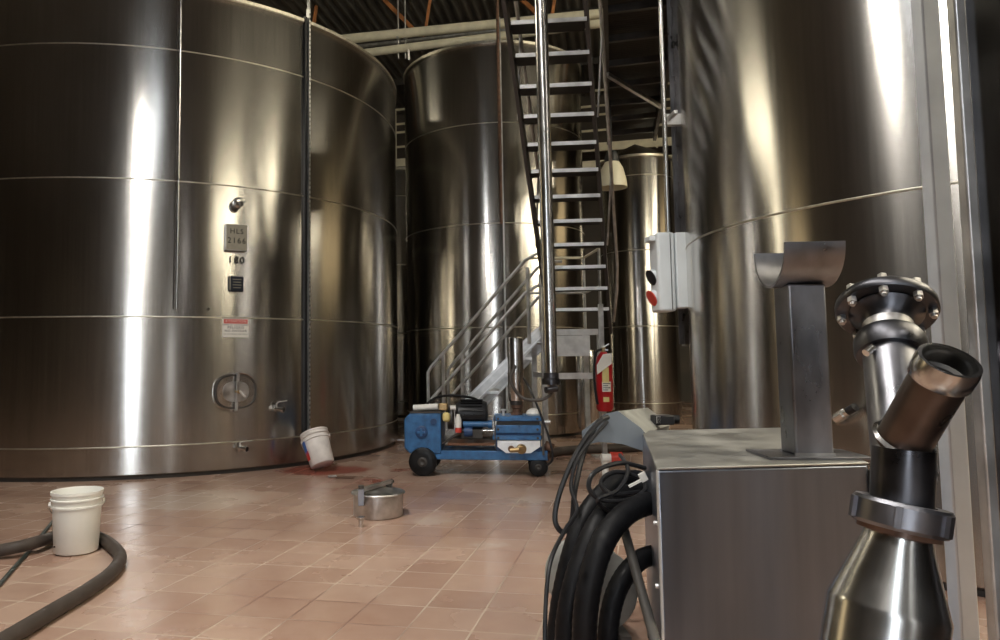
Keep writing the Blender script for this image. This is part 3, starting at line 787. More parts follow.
# hose lying by the pump
hs = [ground(545, 454, .05), ground(562, 451, .05), ground(590, 449, .05), ground(625, 448, .05), ground(680, 446, .05)]
tag(MB().tube(hs, .05, 12).build('rubber_hose', 'hose_brown', origin=hs[2]), 'grey brown hose on the floor right of the blue pump', 'hose')

# ------------------------------------------------------------------ blue pump cart
PO = ground(423, 476, 0); pa = math.radians(-8)
PT = Matrix.Translation((PO.x, PO.y, 0)) @ Matrix.Rotation(pa, 4, 'Z')
pc = thing('pump_cart', 'blue wheeled piston pump with a steel air chamber on top', 'pump', PO, Matrix.Rotation(pa, 3, 'Z'))
K = .0098
def lx(px): return (px - 423) * K
def lz(py): return (476 - py) * K
def pump_part(mb, nm, m, par=None, bevel=0, **k): return mb.build(nm, m, par or pc, bevel=bevel, **k)
# wheels
for (x, y, r, w) in ((lx(423), .0, .135, .07), (lx(423), .42, .135, .07), (lx(533), .04, .09, .05), (lx(533), .38, .09, .05)):
    wh = pump_part(MB(PT).lathe([(r * .35, -w / 2), (r * .8, -w / 2), (r * .97, -w * .35), (r, 0), (r * .97, w * .35), (r * .8, w / 2), (r * .35, w / 2)], 28, p0=(x, y, r), axis=(0, 1, 0)), 'wheel', 'black', ang=40)
    pump_part(MB(PT).lathe([(1e-3, -w * .4), (r * .2, -w * .52), (r * .36, -w * .42), (r * .36, w * .42), (1e-3, w * .42)], 20, p0=(x, y, r), axis=(0, 1, 0)), 'wheel_hub', 'dark_steel', wh)
pump_part(MB(PT).cyl((lx(423), .0, .135), (lx(423), .42, .135), .015).cyl((lx(533), .04, .09), (lx(533), .38, .09), .012), 'axle', 'dark_steel')
pump_part(MB(PT).bar((lx(533), .04, .09), (lx(533), .04, .2), .03, .05).bar((lx(533), .38, .09), (lx(533), .38, .2), .03, .05), 'caster_fork', 'dark_steel')
# chassis
for y in (.03, .38): pump_part(MB(PT).box((lx(488), y, lz(456)), ((540 - 432) * K, .045, .085)), 'chassis_rail', 'blue', bevel=.006)
pump_part(MB(PT).box((lx(488), .2, lz(454)), ((540 - 434) * K, .32, .03)), 'chassis_plate', 'blue_dark')
# gearbox with cut corners
gx0, gx1, gz0, gz1 = lx(405), lx(441), lz(455), lz(416); ch = .055
gp = [(gx0 + ch, gz0), (gx1, gz0), (gx1, gz1), (gx0 + ch, gz1), (gx0, gz1 - ch), (gx0, gz0 + ch)]
gb_ = pump_part(MB(PT).prism(gp, -.0, .40), 'gearbox', 'blue', bevel=.012)
pump_part(MB(PT).lathe([(1e-3, 0), (.058, 0), (.058, .018), (.045, .024), (1e-3, .024)], 28, p0=(lx(422), 0, lz(434)), axis=(0, -1, 0)), 'bearing_cap', 'blue_dark', gb_)
pump_part(MB(PT).bar((lx(422) - .035, -.03, lz(434)), (lx(422) + .035, -.03, lz(434)), .012, .02).bar((lx(422), -.03, lz(434) - .035), (lx(422), -.03, lz(434) + .035), .012, .02), 'cap_cross', 'blue', gb_)
pump_part(MB(PT).lathe([(1e-3, 0), (.03, 0), (.03, .02), (1e-3, .02)], 16, p0=(lx(434), 0, lz(424)), axis=(0, -1, 0)), 'oil_plug', 'blue_dark', gb_)
pump_part(MB(PT).box((lx(426), .18, gz1 + .008), (.30, .36, .016)), 'gearbox_lid', 'dark_steel', gb_)
pump_part(MB(PT).cyl((lx(413), .10, lz(411.5)), (lx(438), .08, lz(410)), .03), 'white_tube', 'white')
pump_part(MB(PT).box((lx(443), .06, lz(410)), (.085, .08, .065)), 'terminal_box', 'brass', bevel=.008)
pump_part(MB(PT).box((lx(446), .04, lz(420)), (.075, .05, .09)), 'belt_cover', 'yellow', bevel=.03)
pump_part(MB(PT).cyl((lx(450), .06, lz(411)), (lx(455), .06, lz(411)), .024), 'white_cap', 'white')
# motor
mo = pump_part(MB(PT).lathe([(1e-3, 0), (.10, .0), (.125, .03), (.125, .27), (.115, .30), (.06, .31), (1e-3, .31)], 32, p0=(lx(454), .2, lz(418)), axis=(1, 0, 0)), 'motor', 'blackp')
fb = MB(PT)
for i in range(20):
    a = 2 * PI * i / 20; c, s_ = math.cos(a), math.sin(a)
    fb.bar((lx(454) + .05, .2 + .13 * c, lz(418) + .13 * s_), (lx(454) + .26, .2 + .13 * c, lz(418) + .13 * s_), .006, .022, up=(0, c, s_))
pump_part(fb, 'cooling_fins', 'black', mo)
pump_part(MB(PT).box((lx(470), .2, lz(436)), (.2, .28, .08)), 'motor_foot', 'dark_steel')
pump_part(MB(PT).lathe([(1e-3, 0), (.11, 0), (.11, .05), (1e-3, .05)], 28, p0=(lx(446), .22, lz(422)), axis=(1, 0, 0)), 'belt_pulley', 'dark_steel')
# small bottle
bo = pump_part(MB(PT).lathe([(1e-3, .02), (.028, .02), (.03, .04), (.03, .10), (.018, .135), (.018, .15), (1e-3, .15)], 18, p0=(lx(458), -.02, lz(432))), 'oil_bottle', 'white')
pump_part(MB(PT).lathe([(1e-3, .0), (.03, .0), (.03, .045), (1e-3, .045)], 18, p0=(lx(458), -.02, lz(434))), 'bottle_cap', 'redp', bo)
# piston rod section
pump_part(MB(PT).cyl((lx(462), .06, lz(427)), (lx(490), .06, lz(427)), .028).cyl((lx(486), .06, lz(427)), (lx(490), .06, lz(427)), .038), 'piston_tube', 'blue')
pump_part(MB(PT).cyl((lx(460), .08, lz(433)), (lx(492), .08, lz(433)), .012), 'piston_rod', 'steel')
pump_part(MB(PT).lathe([(1e-3, -.04), (.045, -.04), (.05, 0), (.045, .04), (1e-3, .04)], 20, p0=(lx(467), .06, lz(434)), axis=(1, 0, 0)), 'crosshead', 'blue_dark')
pump_part(MB(PT).cyl((lx(441), .06, lz(446)), (lx(462), .05, lz(433)), .012), 'crank_arm', 'dark_steel')
pump_part(MB(PT).box((lx(469), .22, lz(446)), (.44, .34, .018)), 'board', 'wood')
# head
hx = lx(514.5)
pump_part(MB(PT).box((hx, .17, lz(441)), (.42, .32, .22)), 'pump_head', 'blue_dark', bevel=.006)
pump_part(MB(PT).box((hx, .17, lz(421)), (.45, .38, .045)), 'top_cover', 'blue', bevel=.006)
pump_part(MB(PT).box((hx + .0, .17, lz(425.5)), (.40, .30, .05)), 'head_gasket', 'dark_steel')
pump_part(MB(PT).box((hx + .005, .17, lz(431)), (.42, .36, .075)), 'valve_block', 'blue', bevel=.006)
pump_part(MB(PT).box((hx - .01, .17, lz(439)), (.45, .38, .04)), 'lower_cover', 'blue', bevel=.006)
fp = pump_part(MB(PT).prism([(lx(495), lz(441.5)), (lx(535), lz(441.5)), (lx(535), lz(447)), (lx(526), lz(453)), (lx(503), lz(453)), (lx(495), lz(447))], -.04, .02), 'face_plate', 'alu')
pump_part(MB(PT).lathe([(1e-3, 0), (.045, 0), (.045, .03), (.03, .035), (.03, .07), (1e-3, .07)], 20, p0=(lx(517), -.04, lz(449)), axis=(.3, -1, 0)).cyl((lx(507), -.07, lz(450)), (lx(520), -.07, lz(449)), .022), 'drain_cock', 'brass', fp)
pump_part(MB(PT).lathe([(1e-3, 0), (.03, 0), (.03, .03), (1e-3, .03)], 18, p0=(lx(508), -.05, lz(449)), axis=(0, -1, 0)), 'cock_wheel', 'rust', fp)
for px in (496, 533):
    for pz in (421, 431, 439):
        pump_part(MB(PT).cyl((lx(px), -.03, lz(pz)), (lx(px), -.005, lz(pz)), .012, n=8), 'bolt', 'dark_steel')
pump_part(MB(PT).bar((lx(493), -.03, lz(449)), (lx(493), -.03, lz(418)), .012, .012).bar((lx(538), -.02, lz(455)), (lx(538), -.02, lz(421)), .012, .02), 'tie_rod', 'dark_steel')
# air chamber
ac = PT @ Vector((lx(515), .17, lz(418)))
pump_part(MB(PT).lathe([(1e-3, 0), (.055, 0), (.055, .02), (.035, .025), (.035, .06), (.05, .07), (.05, .10), (1e-3, .10)], 24, p0=(lx(513.5), .17, lz(419))), 'chamber_neck', 'rust')
pump_part(MB(PT).lathe([(1e-3, 0), (.056, 0), (.058, .01), (.058, .045), (1e-3, .045)], 24, p0=(lx(513.5), .17, lz(409))), 'chamber_collar', 'dark_steel')
pump_part(MB(PT).lathe([(1e-3, 0), (.073, 0), (.075, .01), (.075, .585), (.072, .60), (.05, .608), (1e-3, .61)], 32, p0=(lx(513.5), .17, lz(405))), 'air_chamber', 'steel')
pump_part(MB(PT).cyl((lx(501), .08, lz(419)), (lx(501), .08, lz(414)), .012).cyl((lx(501), .08, lz(414)), (lx(501), .08, lz(412.5)), .028), 'tee_screw', 'alu')
pump_part(MB(PT).lathe([(1e-3, .0), (.06, .0), (.075, .03), (.06, .06), (.03, .075), (1e-3, .08)], 20, p0=(lx(530), .12, lz(420))), 'white_knob', 'white')
pump_part(MB(PT).tube([(lx(521), .10, lz(383)), (lx(526), .02, lz(392)), (lx(533), -.03, lz(408)), (lx(540), -.06, lz(428)), (lx(545), -.07, lz(445)), (lx(546), -.06, lz(458)), (lx(541), -.03, lz(464))], .011, 8), 'power_cable', 'blackp')
pump_part(MB(PT).cyl((lx(540), .10, lz(447)), (lx(547), .08, lz(450)), .045).cyl((lx(541), .12, lz(452)), (lx(541), .12, lz(462)), .03), 'outlet_fitting', 'rust')
pump_part(MB(PT).cyl((lx(536), .2, lz(426)), (lx(546), .2, lz(426)), .018), 'side_bolt', 'alu')
pump_part(MB(PT).tube([(lx(405), .3, lz(428)), (lx(432), .35, lz(403)), (lx(465), .34, lz(402)), (lx(480), .3, lz(408))], .013, 8), 'motor_cable', 'black')

# ------------------------------------------------------------------ buckets
def bucket(T, name, label, m, mlabel=False):
    M4 = T
    o = bpy.data.objects.new(name, None); C.objects.link(o); o.matrix_world = M4; WM[o] = M4; o.empty_display_size = .1
    tag(o, label, 'bucket', 'white plastic buckets')
    rb, rt, H_ = .121, .139, .355
    prof = [(1e-3, .008), (rb - .01, .004), (rb, .012), (rt - .006, H_ * .74), (rt + .004, H_ * .745), (rt + .004, H_ * .775), (rt - .006, H_ * .78),
            (rt - .004, H_ * .86), (rt + .007, H_ * .865), (rt + .007, H_ * .885), (rt - .003, H_ * .89), (rt, H_ - .018), (rt + .006, H_ - .016), (rt + .006, H_), (rt - .002, H_),
            (rt - .006, H_ - .01), (rb - .005, .02), (1e-3, .016)]
    MB(M4).lathe(prof, 48).build('pail', m, o, ang=50)
    for s_ in (-1, 1):
        MB(M4).lathe([(1e-3, 0), (.016, 0), (.016, .012), (1e-3, .012)], 14, p0=(s_ * (rt + .0), 0, H_ * .80), axis=(s_, 0, 0)).build('handle_lug', m, o)
    hb = []
    for i in range(13):
        a = PI * i / 12; hb.append((-math.cos(a) * (rt + .012), .0 + math.sin(a) * .13 * .85, H_ * .80 - math.sin(a) * .12))
    MB(M4).tube([(x, y + math.sin(PI * i / 12) * .06, z) for i, (x, y, z) in enumerate(hb)], .0028, 6, sub=2).build('wire_handle', 'galv', o)
    return o
bk = ground(76, 557, 0); bk = bk * (1 + .13 / bk.length)
bkt = bucket(Matrix.Translation((bk.x, bk.y, 0)) @ Matrix.Rotation(.5, 4, 'Z'), 'plastic_bucket', 'clean white bucket standing upright on the tiles beside the brown hose', 'white')
Tb = Matrix.Translation((bk.x, bk.y, 0))
MB(Tb).cyl((-.075, -.106, .055), (-.078, -.112, .055), .005).build('small_hole', 'ink', bkt)
# the leaning one: base edge on the floor, rim against the tank
c0 = Vector((ground(324, 470, 0).x, 7.50, 0))
ax = Vector((-.30, .36, .88)).normalized()
xx = Vector((.95, .1, 0)); xx = (xx - ax * xx.dot(ax)).normalized(); yy = ax.cross(xx)
low = min((xx * math.cos(a) + yy * math.sin(a)).z * .128 for a in [i * .1 for i in range(63)])
TL = frame(Vector((c0.x, c0.y, -low - .003)), xx, yy, ax)
b2 = bucket(TL, 'plastic_bucket', 'used white bucket tipped against the big tank above red spill', 'white2')
rot = lambda d: math.atan2(d.dot(yy), d.dot(xx))
A0 = rot(Vector((-.75, -.66, 0)))
def bl(z0, z1, a0, a1, nm, m):
    def r(z): return .128 + .0142 * z / .277 + .0015
    MB(TL).lathe([(r(z0), z0), (r(z1), z1)], 10, a0=a0, a1=a1).build(nm, m, b2)
bl(.14, .27, A0 - .45, A0 + .05, 'blue_sticker', 'blue_ink'); bl(.07, .16, A0 - .35, A0 + .12, 'red_print', 'red_ink')

# ------------------------------------------------------------------ steel lidded pot (tank neck with clamp) on floor
pg = ground(377, 521, 0); pg = Vector((pg.x, pg.y + .18, 0))
pot = thing('lidded_pot', 'low round steel pot with a clamp bar across its lid on the tiles', 'pot', pg)
PTt = Matrix.Translation(pg)
MB(PTt).lathe([(1e-3, .004), (.17, .004), (.175, .01), (.175, .155), (.168, .155), (.168, .02), (1e-3, .014)], 48).build('pot_body', 'steel_rough', pot, ang=50)
MB(PTt).lathe([(.160, .158), (.188, .156), (.192, .162), (.188, .170), (.165, .173), (.14, .176), (.08, .192), (1e-3, .197)], 48).build('pot_lid', 'steel_rough', pot, ang=50)
MB(PTt).bar((-.105, -.165, .208), (.09, .085, .225), .036, .026).build('clamp_bar', 'steel_rough', pot, bevel=.004)
MB(PTt).cyl((.065, .055, .19), (.10, .095, .228), .016).box((.085, .078, .20), (.03, .03, .06)).build('hinge_block', 'dark_steel', pot)
MB(PTt).box((-.108, -.172, .16), (.045, .03, .115)).build('clamp_jaw', 'post', pot, bevel=.004)
MB(PTt).cyl((-.108, -.172, .215), (-.108, -.172, .24), .02).build('clamp_nut', 'dark_steel', pot)
fg = ground(361, 527, 0)
fr_ = thing('ferrule_fitting', 'tiny shiny steel fitting on the tiles in front of the pot', 'fitting', fg)
MB(Matrix.Translation(fg)).lathe([(.015, 0), (.018, 0), (.018, .05), (.030, .053), (.030, .066), (.015, .066), (.015, 0)], 24).build('ferrule', 'steel', fr_)
# flat scraper blade on floor
sg = ground(345, 478, 0)
sc_ = thing('scraper', 'small dull blade lying on the tiles by the red spill', 'scraper', sg)
MB(frame(sg + Vector((0, 0, .006)), (1, -.12, 0), (.12, 1, 0), (0, 0, 1))).prism([(-.08, 0), (.09, 0), (.09, .004), (-.08, .004)], -.045, .045).build('blade', 'rust', sc_)
MB(frame(sg + Vector((0, 0, .012)), (1, -.12, 0), (.12, 1, 0), (0, 0, 1))).cyl((-.08, 0, 0), (-.16, .01, 0), .012).build('grip', 'steel_rough', sc_)

# ------------------------------------------------------------------ foreground hoses left
R_h = .035
pts = [ground(x, y, R_h + (.024 if 0 < x < 60 and y < 560 else 0)) for x, y in ((-60, 572), (-20, 555), (18, 547), (44, 540), (66, 533), (88, 534), (107, 542), (120, 556), (112, 572), (85, 592), (50, 613), (10, 637), (-40, 665), (-90, 690))]
tag(MB().tube(pts, R_h, 16, sub=8).build('rubber_hose', 'hose_brown', origin=pts[6]), 'thick brown hose curving round the upright white bucket', 'hose')
pts = [ground(x, y, .011) for x, y in ((58, 518), (45, 533), (30, 549))] + [ground(24, 556, .03), ground(14, 566, .011), ground(0, 586, .011), ground(-30, 622, .011)]
pts = [ground(x, y, .011) for x, y in ((58, 515), (45, 531), (30, 550), (14, 568), (0, 584), (-30, 620))]
tag(MB().tube(pts, .011, 8).build('thin_cable', 'hose_green', origin=pts[0]), 'thin dark green cable lying beneath the brown hose', 'cable')

# ------------------------------------------------------------------ steel cabinet in the foreground
FL, FR, BL_ = ground(657, 468.5, .8), ground(868, 463, .8), ground(642, 431, .8)
BR_ = FR + (BL_ - FL) * 1.0
cb = thing('steel_cabinet', 'large brushed steel equipment cabinet in the right foreground', 'cabinet', (FL.x, FL.y, 0))
def quad_prism(p, z0, z1, T=None):
    vs = [Vector((q.x, q.y, z0)) for q in p] + [Vector((q.x, q.y, z1)) for q in p]
    return MB().add(vs, [(3, 2, 1, 0), (4, 5, 6, 7), (0, 1, 5, 4), (1, 2, 6, 5), (2, 3, 7, 6), (3, 0, 4, 7)])
quad_prism((FL, FR, BR_, BL_), .10, .795).build('cabinet_body', 'cabinet', cb, bevel=.006)
ctr = (FL + BR_) / 2
quad_prism([ctr + (q - ctr) * 1.004 for q in (FL, FR, BR_, BL_)], .796, .802).build('top_sheet', 'cab_top', cb, bevel=.002)
fd = (FR - FL).normalized(); fn = Vector((fd.y, -fd.x, 0)); sd = (BL_ - FL).normalized(); sn = Vector((-sd.y, sd.x, 0))
MB().bar(FL + fn * .001 + Vector((0, 0, -.7)), FL + fn * .001 + Vector((0, 0, -.004)), .006, .006, up=fn).build('edge_trim', 'alu', cb)
for i, q in enumerate((FL, FR, BR_, BL_)):
    c = ctr + (q - ctr) * .9; MB().cyl((c.x, c.y, 0), (c.x, c.y, .10), .035).build('foot', 'black', cb)
for px, py in ((863, 503),):
    q = FL + fd * (FR - FL).length * .955 + fn * .0 + Vector((0, 0, -.8 + at(px, py, 2.14).z)); MB().cyl(q, q + fn * .006, .006, n=12).build('rivet', 'alu', cb)
for t_, z in ((.12, .63), (.14, .45)):
    q = Vector((FL.x, FL.y, z)) + sd * t_; MB().cyl(q, q + sn * .008, .007, n=12).build('screw', 'alu', cb)
# dark gap panel at the right end
q = FR + Vector((0, 0, 0)); MB().bar(Vector((q.x, q.y, .12)) + fd * .012, Vector((q.x, q.y, .78)) + fd * .012, .02, .03, up=fn).build('corner_post', 'dark_steel', cb)
# hood behind-left
nf = [at(*p, 2.95) for p in ((583, 445), (582, 431), (605, 414), (618, 411), (641, 428), (645, 433), (643, 451), (622, 444), (600, 442))]
sh = Vector((.335, .70, -.035))
vs = nf + [p + sh for p in nf]; n9 = len(nf)
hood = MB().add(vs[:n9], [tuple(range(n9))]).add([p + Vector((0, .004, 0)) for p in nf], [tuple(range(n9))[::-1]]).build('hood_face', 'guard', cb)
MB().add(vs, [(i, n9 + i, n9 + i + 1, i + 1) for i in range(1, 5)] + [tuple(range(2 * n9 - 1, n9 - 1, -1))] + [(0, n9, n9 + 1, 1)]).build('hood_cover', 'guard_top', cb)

# black connector on the cabinet top
kc = ground(672, 427, .80)
kn = thing('black_connector', 'black plug connector lying on the back of the cabinet top', 'connector', kc)
KT = frame(kc + Vector((0, 0, .003)), (1, .05, 0), (-.05, 1, 0), (0, 0, 1))
MB(KT).box((-.01, .08, .022), (.085, .07, .042)).build('plug_body', 'blackp', kn, bevel=.006)
MB(KT).cyl((.03, .08, .022), (.062, .075, .022), .02).build('plug_collar', 'black', kn)
MB(KT).box((-.04, .05, .024), (.02, .01, .03)).build('plug_latch', 'galv', kn)

# saddle stand on the cabinet
al = math.radians(-5)
nc = ground(796, 459, .80)
axd = Vector((math.cos(al), math.sin(al), 0)); ayd = Vector((-math.sin(al), math.cos(al), 0))
w_ = .108
ctrp = nc + axd * (w_ / 2) + ayd * (w_ / 2)
sdl = thing('saddle_stand', 'square steel post with a half pipe cradle standing on the cabinet', 'stand', (ctrp.x, ctrp.y, .803), frame((0, 0, 0), axd, ayd, (0, 0, 1)).to_3x3())
ST = frame((ctrp.x, ctrp.y, .803), axd, ayd, (0, 0, 1))
MB(ST).box((0, .0, .004), (.285, .20, .007)).build('base_plate', 'post', sdl, bevel=.001)
HP = .50
MB(ST).box((0, 0, .008 + HP / 2), (w_, w_, HP)).build('post_tube', 'post', sdl, bevel=.006)
wb = MB(ST)
for i in range(40):
    t_ = (i / 39 - .5) * w_
    for a, c in ((t_, -w_ / 2), (t_, w_ / 2)): wb.box((a, c, .011), (.0045, .008, .007))
wb.build('weld_bead', 'steel_rough', sdl)
Rs = .122; zc_ = HP + .008 + Rs - .006
vs = []; fs = []; ns = 28
for i in range(ns + 1):
    a = PI + PI * i / ns
    for r in (Rs, Rs - .007):
        for x in (-.084, .084): vs.append((x, r * math.cos(a), zc_ + r * math.sin(a)))
for i in range(ns):
    o = i * 4; fs += [(o, o + 1, o + 5, o + 4), (o + 2, o + 6, o + 7, o + 3), (o, o + 4, o + 6, o + 2), (o + 1, o + 3, o + 7, o + 5)]
fs += [(0, 2, 3, 1), (ns * 4, ns * 4 + 1, ns * 4 + 3, ns * 4 + 2)]
MB(ST).add(vs, fs).build('cradle', 'post', sdl, ang=50)

# ------------------------------------------------------------------ hoses, reel and cables beside the cabinet
HR = .036
def hose(pp, r, label, m='hose_sheath', nm='rubber_hose', cat='hose', n=14, group=None, ripple=.0):
    pts = [at(x, y, Y) for x, y, Y in pp]
    return tag(MB().tube(pts, r, n, sub=10, ripple=ripple).build(nm, m, origin=pts[0]), label, cat, group)
hose([(642, 492, 2.75), (622, 497, 2.62), (600, 520, 2.5), (583, 555, 2.45), (570, 600, 2.42), (566, 645, 2.42), (574, 690, 2.42), (590, 712, 2.45), (612, 715, 2.5)], .034, 'outermost thick black hose curving left of the cabinet', ripple=.03)
hose([(650, 503, 2.45), (628, 512, 2.36), (606, 537, 2.30), (592, 575, 2.27), (585, 620, 2.26), (586, 665, 2.27), (596, 715, 2.3), (612, 735, 2.36)], .036, 'second thick black hose, nearest the camera left of the cabinet', ripple=.03)
hose([(644, 480, 2.85), (622, 480, 2.76), (601, 495, 2.70), (583, 520, 2.66), (571, 555, 2.62), (561, 600, 2.6), (556, 650, 2.6), (562, 680, 2.6), (578, 690, 2.62)], .033, 'rear thick black hose looping behind the other two', ripple=.03)
hose([(660, 553, 2.6), (640, 560, 2.52), (622, 580, 2.48), (611, 610, 2.46), (608, 650, 2.46), (616, 690, 2.5), (630, 700, 2.56)], .032, 'shortest thick black hose low against the cabinet side', ripple=.03)
# light grey reel behind them
rc = Vector((.70, 2.95, .20))
rl = thing('hose_reel', 'light grey hose reel on the floor behind the black hoses', 'hose reel', (rc.x, rc.y, 0))
for y in (0, .22):
    MB(Matrix.Translation((rc.x, rc.y + y, rc.z))).lathe([(1e-3, 0), (.15, 0), (.16, .006), (.16, .016), (1e-3, .016)], 48, axis=(0, 1, 0)).build('flange', 'guard_top', rl)
MB().cyl((rc.x, rc.y + .02, rc.z), (rc.x, rc.y + .22, rc.z), .09, n=28).build('drum', 'guard', rl)
for s_ in (-1, 1): MB().box((rc.x + s_ * .1, rc.y + .12, .02), (.04, .3, .04)).build('skid', 'dark_steel', rl)
MB().bar((rc.x, rc.y + .245, rc.z), (rc.x - .1, rc.y + .245, .02), .02, .03).bar((rc.x, rc.y + .245, rc.z), (rc.x + .1, rc.y + .245, .02), .02, .03).build('stand_leg', 'dark_steel', rl)
# leaning pole
a = at(623, 525, 2.42); bq = at(655, 640, 2.0); d = (bq - a); ft = a + d * ((a.z - .01) / -d.z)
tag(MB().cyl(a, ft, .014, n=14).build('metal_pole', 'dark_steel', origin=ft), 'dark metal pole leaning across the hoses at the cabinet corner', 'pole')
# thin cables
hose([(603, 418, 2.93), (588, 435, 2.8), (572, 462, 2.75), (559, 495, 2.72), (555, 520, 2.7), (563, 532, 2.7), (572, 520, 2.72), (575, 490, 2.75), (584, 452, 2.85), (597, 424, 2.9), (608, 417, 2.93)], .010, 'pair of thin black cables draped over the grey hood', 'blackp', 'thin_cable', 'cable', 8)
hose([(645, 468, 2.6), (620, 463, 2.55), (595, 472, 2.5), (589, 488, 2.48), (602, 500, 2.48), (628, 500, 2.5), (645, 490, 2.55), (640, 478, 2.6), (615, 472, 2.6), (601, 482, 2.55), (612, 494, 2.52), (640, 492, 2.58)], .008, 'thin black cable coiled in small loops at the cabinet corner', 'blackp', 'thin_cable', 'cable', 8)
hose([(607, 422, 2.85), (580, 455, 2.7), (571, 485, 2.65), (577, 510, 2.6), (565, 530, 2.5), (551, 560, 2.4), (546, 600, 2.35), (545, 650, 2.3), (548, 700, 2.3)], .007, 'leftmost thin black cable hanging outside the thick hoses', 'blackp', 'thin_cable', 'cable', 8)
hose([(620, 455, 2.8), (628, 470, 2.5), (618, 490, 2.45), (598, 500, 2.42), (612, 512, 2.5), (635, 508, 2.55)], .007, 'thin black cable tucked over the tops of the thick hoses', 'blackp', 'thin_cable', 'cable', 8)
w = at(643, 477, 2.45)
tag(MB(frame(w, (1, 0, .5), (0, 1, 0), (-.5, 0, 1))).box((0, 0, 0), (.022, .012, .028)).box((-.03, 0, -.006), (.05, .008, .008)).build('cable_tie', 'white', origin=w), 'small white cable tie on the coiled thin cable', 'cable tie')

# ------------------------------------------------------------------ Y shaped pipe fitting on a conical strainer
yp = thing('pipe_strainer', 'standing steel strainer with a Y shaped pipe and bolted flange', 'strainer', (.79, 1.25, 0))
J = at(905, 470, 1.25); Nn = at(901, 515, 1.25); Bb = at(886, 600, 1.25)
vd = (Nn - at(883, 640, 1.25)).normalized()
r0 = .088
e_ = Nn - vd * 0
MB().lathe([(1e-3, -.42), (r0, -.42), (r0, -.150), (r0 - .003, -.142), (.052, -.045), (.049, -.03), (1e-3, -.03)], 48, p0=Nn, axis=vd).build('strainer_body', 'steel', yp, ang=25)
MB().lathe([(1e-3, -.030), (.060, -.030), (.060, -.018), (1e-3, -.018)], 40, p0=Nn, axis=vd).build('gasket_ring', 'rust', yp)
un = MB().lathe([(.048, -.022), (.068, -.022), (.072, -.016), (.072, .016), (.068, .022), (.048, .022)], 48, p0=Nn, axis=vd).build('union_nut', 'post', yp, ang=30)
xq = Vector((1, 0, 0)); xq = (xq - vd * xq.dot(vd)).normalized(); yq = vd.cross(xq)
for i in range(6):
    a = i * PI / 3 + .95; dd = xq * math.cos(a) + yq * math.sin(a)
    c = Nn + dd * .074; MB().bar(c - vd * .017, c + vd * .017, .010, .010, up=dd).build('nut_lug', 'post', un)
ftp = Nn - vd * .42
MB().cyl(ftp, Vector((ftp.x - .01, ftp.y, .0)), .05, n=28).lathe([(1e-3, 0), (.16, 0), (.16, .012), (1e-3, .012)], 32, p0=(ftp.x - .01, ftp.y, 0)).build('pedestal', 'steel_rough', yp)
# lower run, then two arms
MB().cyl(Nn - vd * .0, J + Vector((0, 0, .035)), .046, n=36).build('lower_pipe', 'cast', yp)
A1 = at(890, 345, 1.40); A0_ = J + Vector((0, 0, -.01)); ad = (A1 - A0_).normalized(); Lm = (A1 - A0_).length
MB().cyl(A0_, A1, .0465, n=36).build('upper_pipe', 'post', yp)
P1 = at(950, 360, 1.15); P0 = at(902, 444, 1.26); bd = (P1 - P0).normalized(); Lb = (P1 - P0).length
MB().lathe([(1e-3, .0), (.041, .0), (.041, Lb - .03), (.038, Lb - .03), (.038, Lb * .3), (1e-3, Lb * .3)], 36, p0=P0, axis=bd).build('branch_pipe', 'brown_pipe', yp)
MB().lathe([(.041, Lb - .040), (.0455, Lb - .036), (.046, Lb - .012), (.044, Lb), (.0385, Lb), (.037, Lb - .012), (.037, Lb - .05)], 40, p0=P0, axis=bd).build('branch_collar', 'steel', yp, ang=50)
MB().lathe([(.036, Lb - .03), (.031, Lb - .035), (.031, Lb - .10), (.036, Lb - .10)], 32, p0=P0, axis=bd).build('inner_sleeve', 'dark_steel', yp)
MB().lathe([(.044, -.004), (.049, .0), (.044, .005)], 32, p0=P0 + bd * .012, axis=bd).build('branch_weld', 'steel', yp)
# clamp ring and flange
MB().lathe([(.046, -.022), (.056, -.022), (.060, -.012), (.060, .012), (.056, .022), (.046, .022)], 40, p0=A1 - ad * .006, axis=ad).build('clamp_ring', 'cast', yp, ang=50)
MB().cyl(A1 - ad * .006 + Vector((-.052, -.03, 0)), A1 - ad * .006 + Vector((-.068, -.035, -.010)), .007).build('clamp_bolt', 'steel', yp)
MB().cyl(A1, A1 + ad * .07, .043, n=36).build('flange_throat', 'steel_rough', yp)
MB().lathe([(.043, .045), (.046, .058), (.060, .070), (.064, .075), (.060, .080), (.03, .080)], 40, p0=A1, axis=ad).build('flange_neck', 'cast', yp, ang=50)
fl = MB().lathe([(.04, .078), (.084, .078), (.087, .082), (.087, .095), (.084, .099), (.04, .101), (.03, .108), (1e-3, .108)], 48, p0=A1, axis=ad).build('flange', 'cast', yp, ang=40)
xa = Vector((1, 0, 0)); xa = (xa - ad * xa.dot(ad)).normalized(); ya = ad.cross(xa)
for i in range(8):
    a = i * PI / 4 + .3; q = A1 + (xa * math.cos(a) + ya * math.sin(a)) * .075
    MB().cyl(q + ad * .066, q + ad * .079, .0085, n=6).cyl(q + ad * .060, q + ad * .067, .005, n=10).build('flange_bolt', 'steel_rough', fl)
    MB().cyl(q + ad * .098, q + ad * .110, .0085, n=6).build('flange_nut', 'steel_rough', fl)
tt = A1 + ad * .104
MB().cyl(tt, tt + ad * .03, .030, n=24).build('top_boss', 'steel', yp)
s0 = tt + xa * .045 + ya * .02
MB().cyl(s0, s0 + ad * .03 + Vector((-.005, 0, .012)), .017, n=18).cyl(s0 + ad * .03, s0 + ad * .055, .010, n=12).build('air_nipple', 'brass', yp)
s1 = tt + xa * .072
MB().bar(s1 - ad * .01, s1 + ad * .07 + Vector((-.012, 0, .01)), .016, .004).build('lever_blade', 'brass', yp)

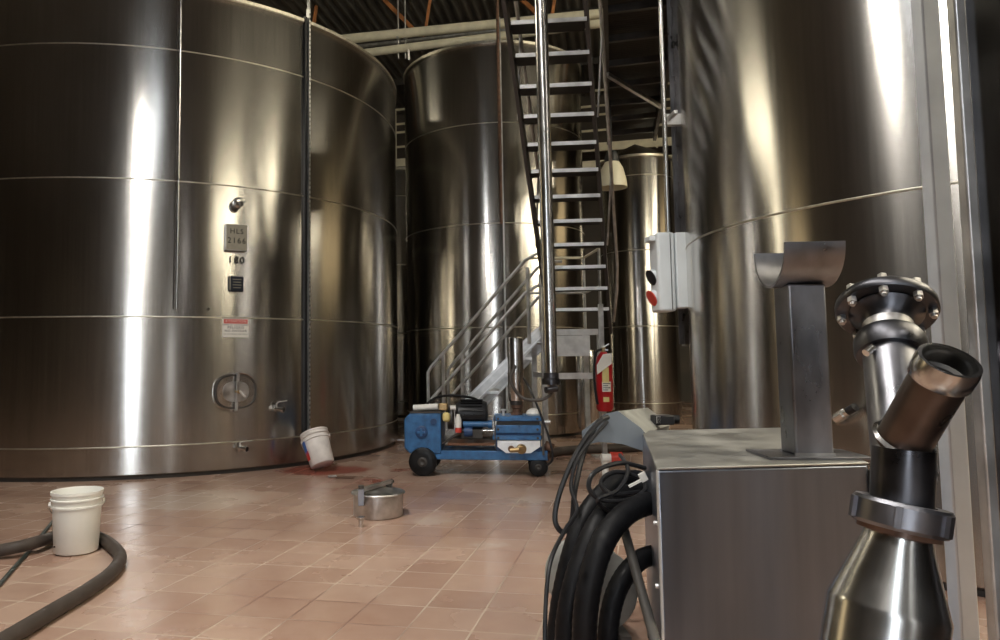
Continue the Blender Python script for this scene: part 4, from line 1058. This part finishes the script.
# ------------------------------------------------------------------ posts on the right
xp = (at(942, 320, 1.7).x + at(960, 320, 1.7).x) / 2
M_['post_blue'] = mat('daylit_post_steel', (.72, .78, .86), .4, .34, noise=6, amp=.12)  # galvanised post; pale blue of mirrored daylight put into the colour
o = thing('square_post', 'narrow square steel post in front of the near right tank', 'post', (xp, 1.72, 0))
MB().add([], []).box((xp, 1.72, HC / 2 - .01), (.042, .04, HC - .05)).build('post_tube', 'post_blue', o, bevel=.004)
MB().box((xp, 1.72, .005), (.12, .12, .01)).build('foot_plate', 'galv', o)
pn = thing('steel_column', 'dark mirror-like steel column at the right edge of the view', 'column', (1.13, 1.0, 0))
MB().box((1.135, 1.01, HC / 2 - .01), (.33, .50, HC - .05)).build('column_face', 'column', pn, bevel=.002)
MB().box((.962, 1.27, HC / 2 - .01), (.020, .022, HC - .05)).build('column_lip', 'galv', pn, bevel=.004)

# ------------------------------------------------------------------ lights: daylight entering by the panes
def area(name, c, target, w, h, power, col):
    L = bpy.data.lights.new(name, 'AREA'); L.shape = 'RECTANGLE'; L.size = w; L.size_y = h; L.energy = power; L.color = col
    o = bpy.data.objects.new(name, L); C.objects.link(o); o.location = c
    o.rotation_euler = (Vector(target) - Vector(c)).to_track_quat('-Z', 'Z').to_euler(); return o

wd = bpy.data.worlds.new('world'); bpy.context.scene.world = wd; wd.use_nodes = True
wd.node_tree.nodes['Background'].inputs[0].default_value = (.6, .7, .85, 1)
wd.node_tree.nodes['Background'].inputs[1].default_value = .3

# ------------------------------------------------------------------ camera
cam = bpy.data.cameras.new('camera'); co = bpy.data.objects.new('camera', cam); C.objects.link(co)
cam.sensor_width = 36; cam.sensor_fit = 'HORIZONTAL'; cam.lens = FOC * 36 / 1000
cam.shift_x = (500 - PX0) / 1000; cam.shift_y = -(320 - PY0) / 1000
cam.clip_start = .05
c, s = math.cos(ROLL), math.sin(ROLL); cp, sp = math.cos(PITCH), math.sin(PITCH)
right = Vector((c, -s * sp, s * cp)); upv = Vector((-s, -c * sp, c * cp)); fwd = right.cross(upv) * -1
co.matrix_world = frame((0, 0, EYE), right, upv, -Vector((0, cp, sp)))
bpy.context.scene.camera = co
sc = bpy.context.scene
sc.view_settings.view_transform = 'Standard'; sc.view_settings.look = 'None'
sc.view_settings.exposure = -0.2; sc.view_settings.gamma = 1
sc.view_settings.use_curve_mapping = False
sc.cycles.use_denoising = True
sc.cycles.max_bounces = 8
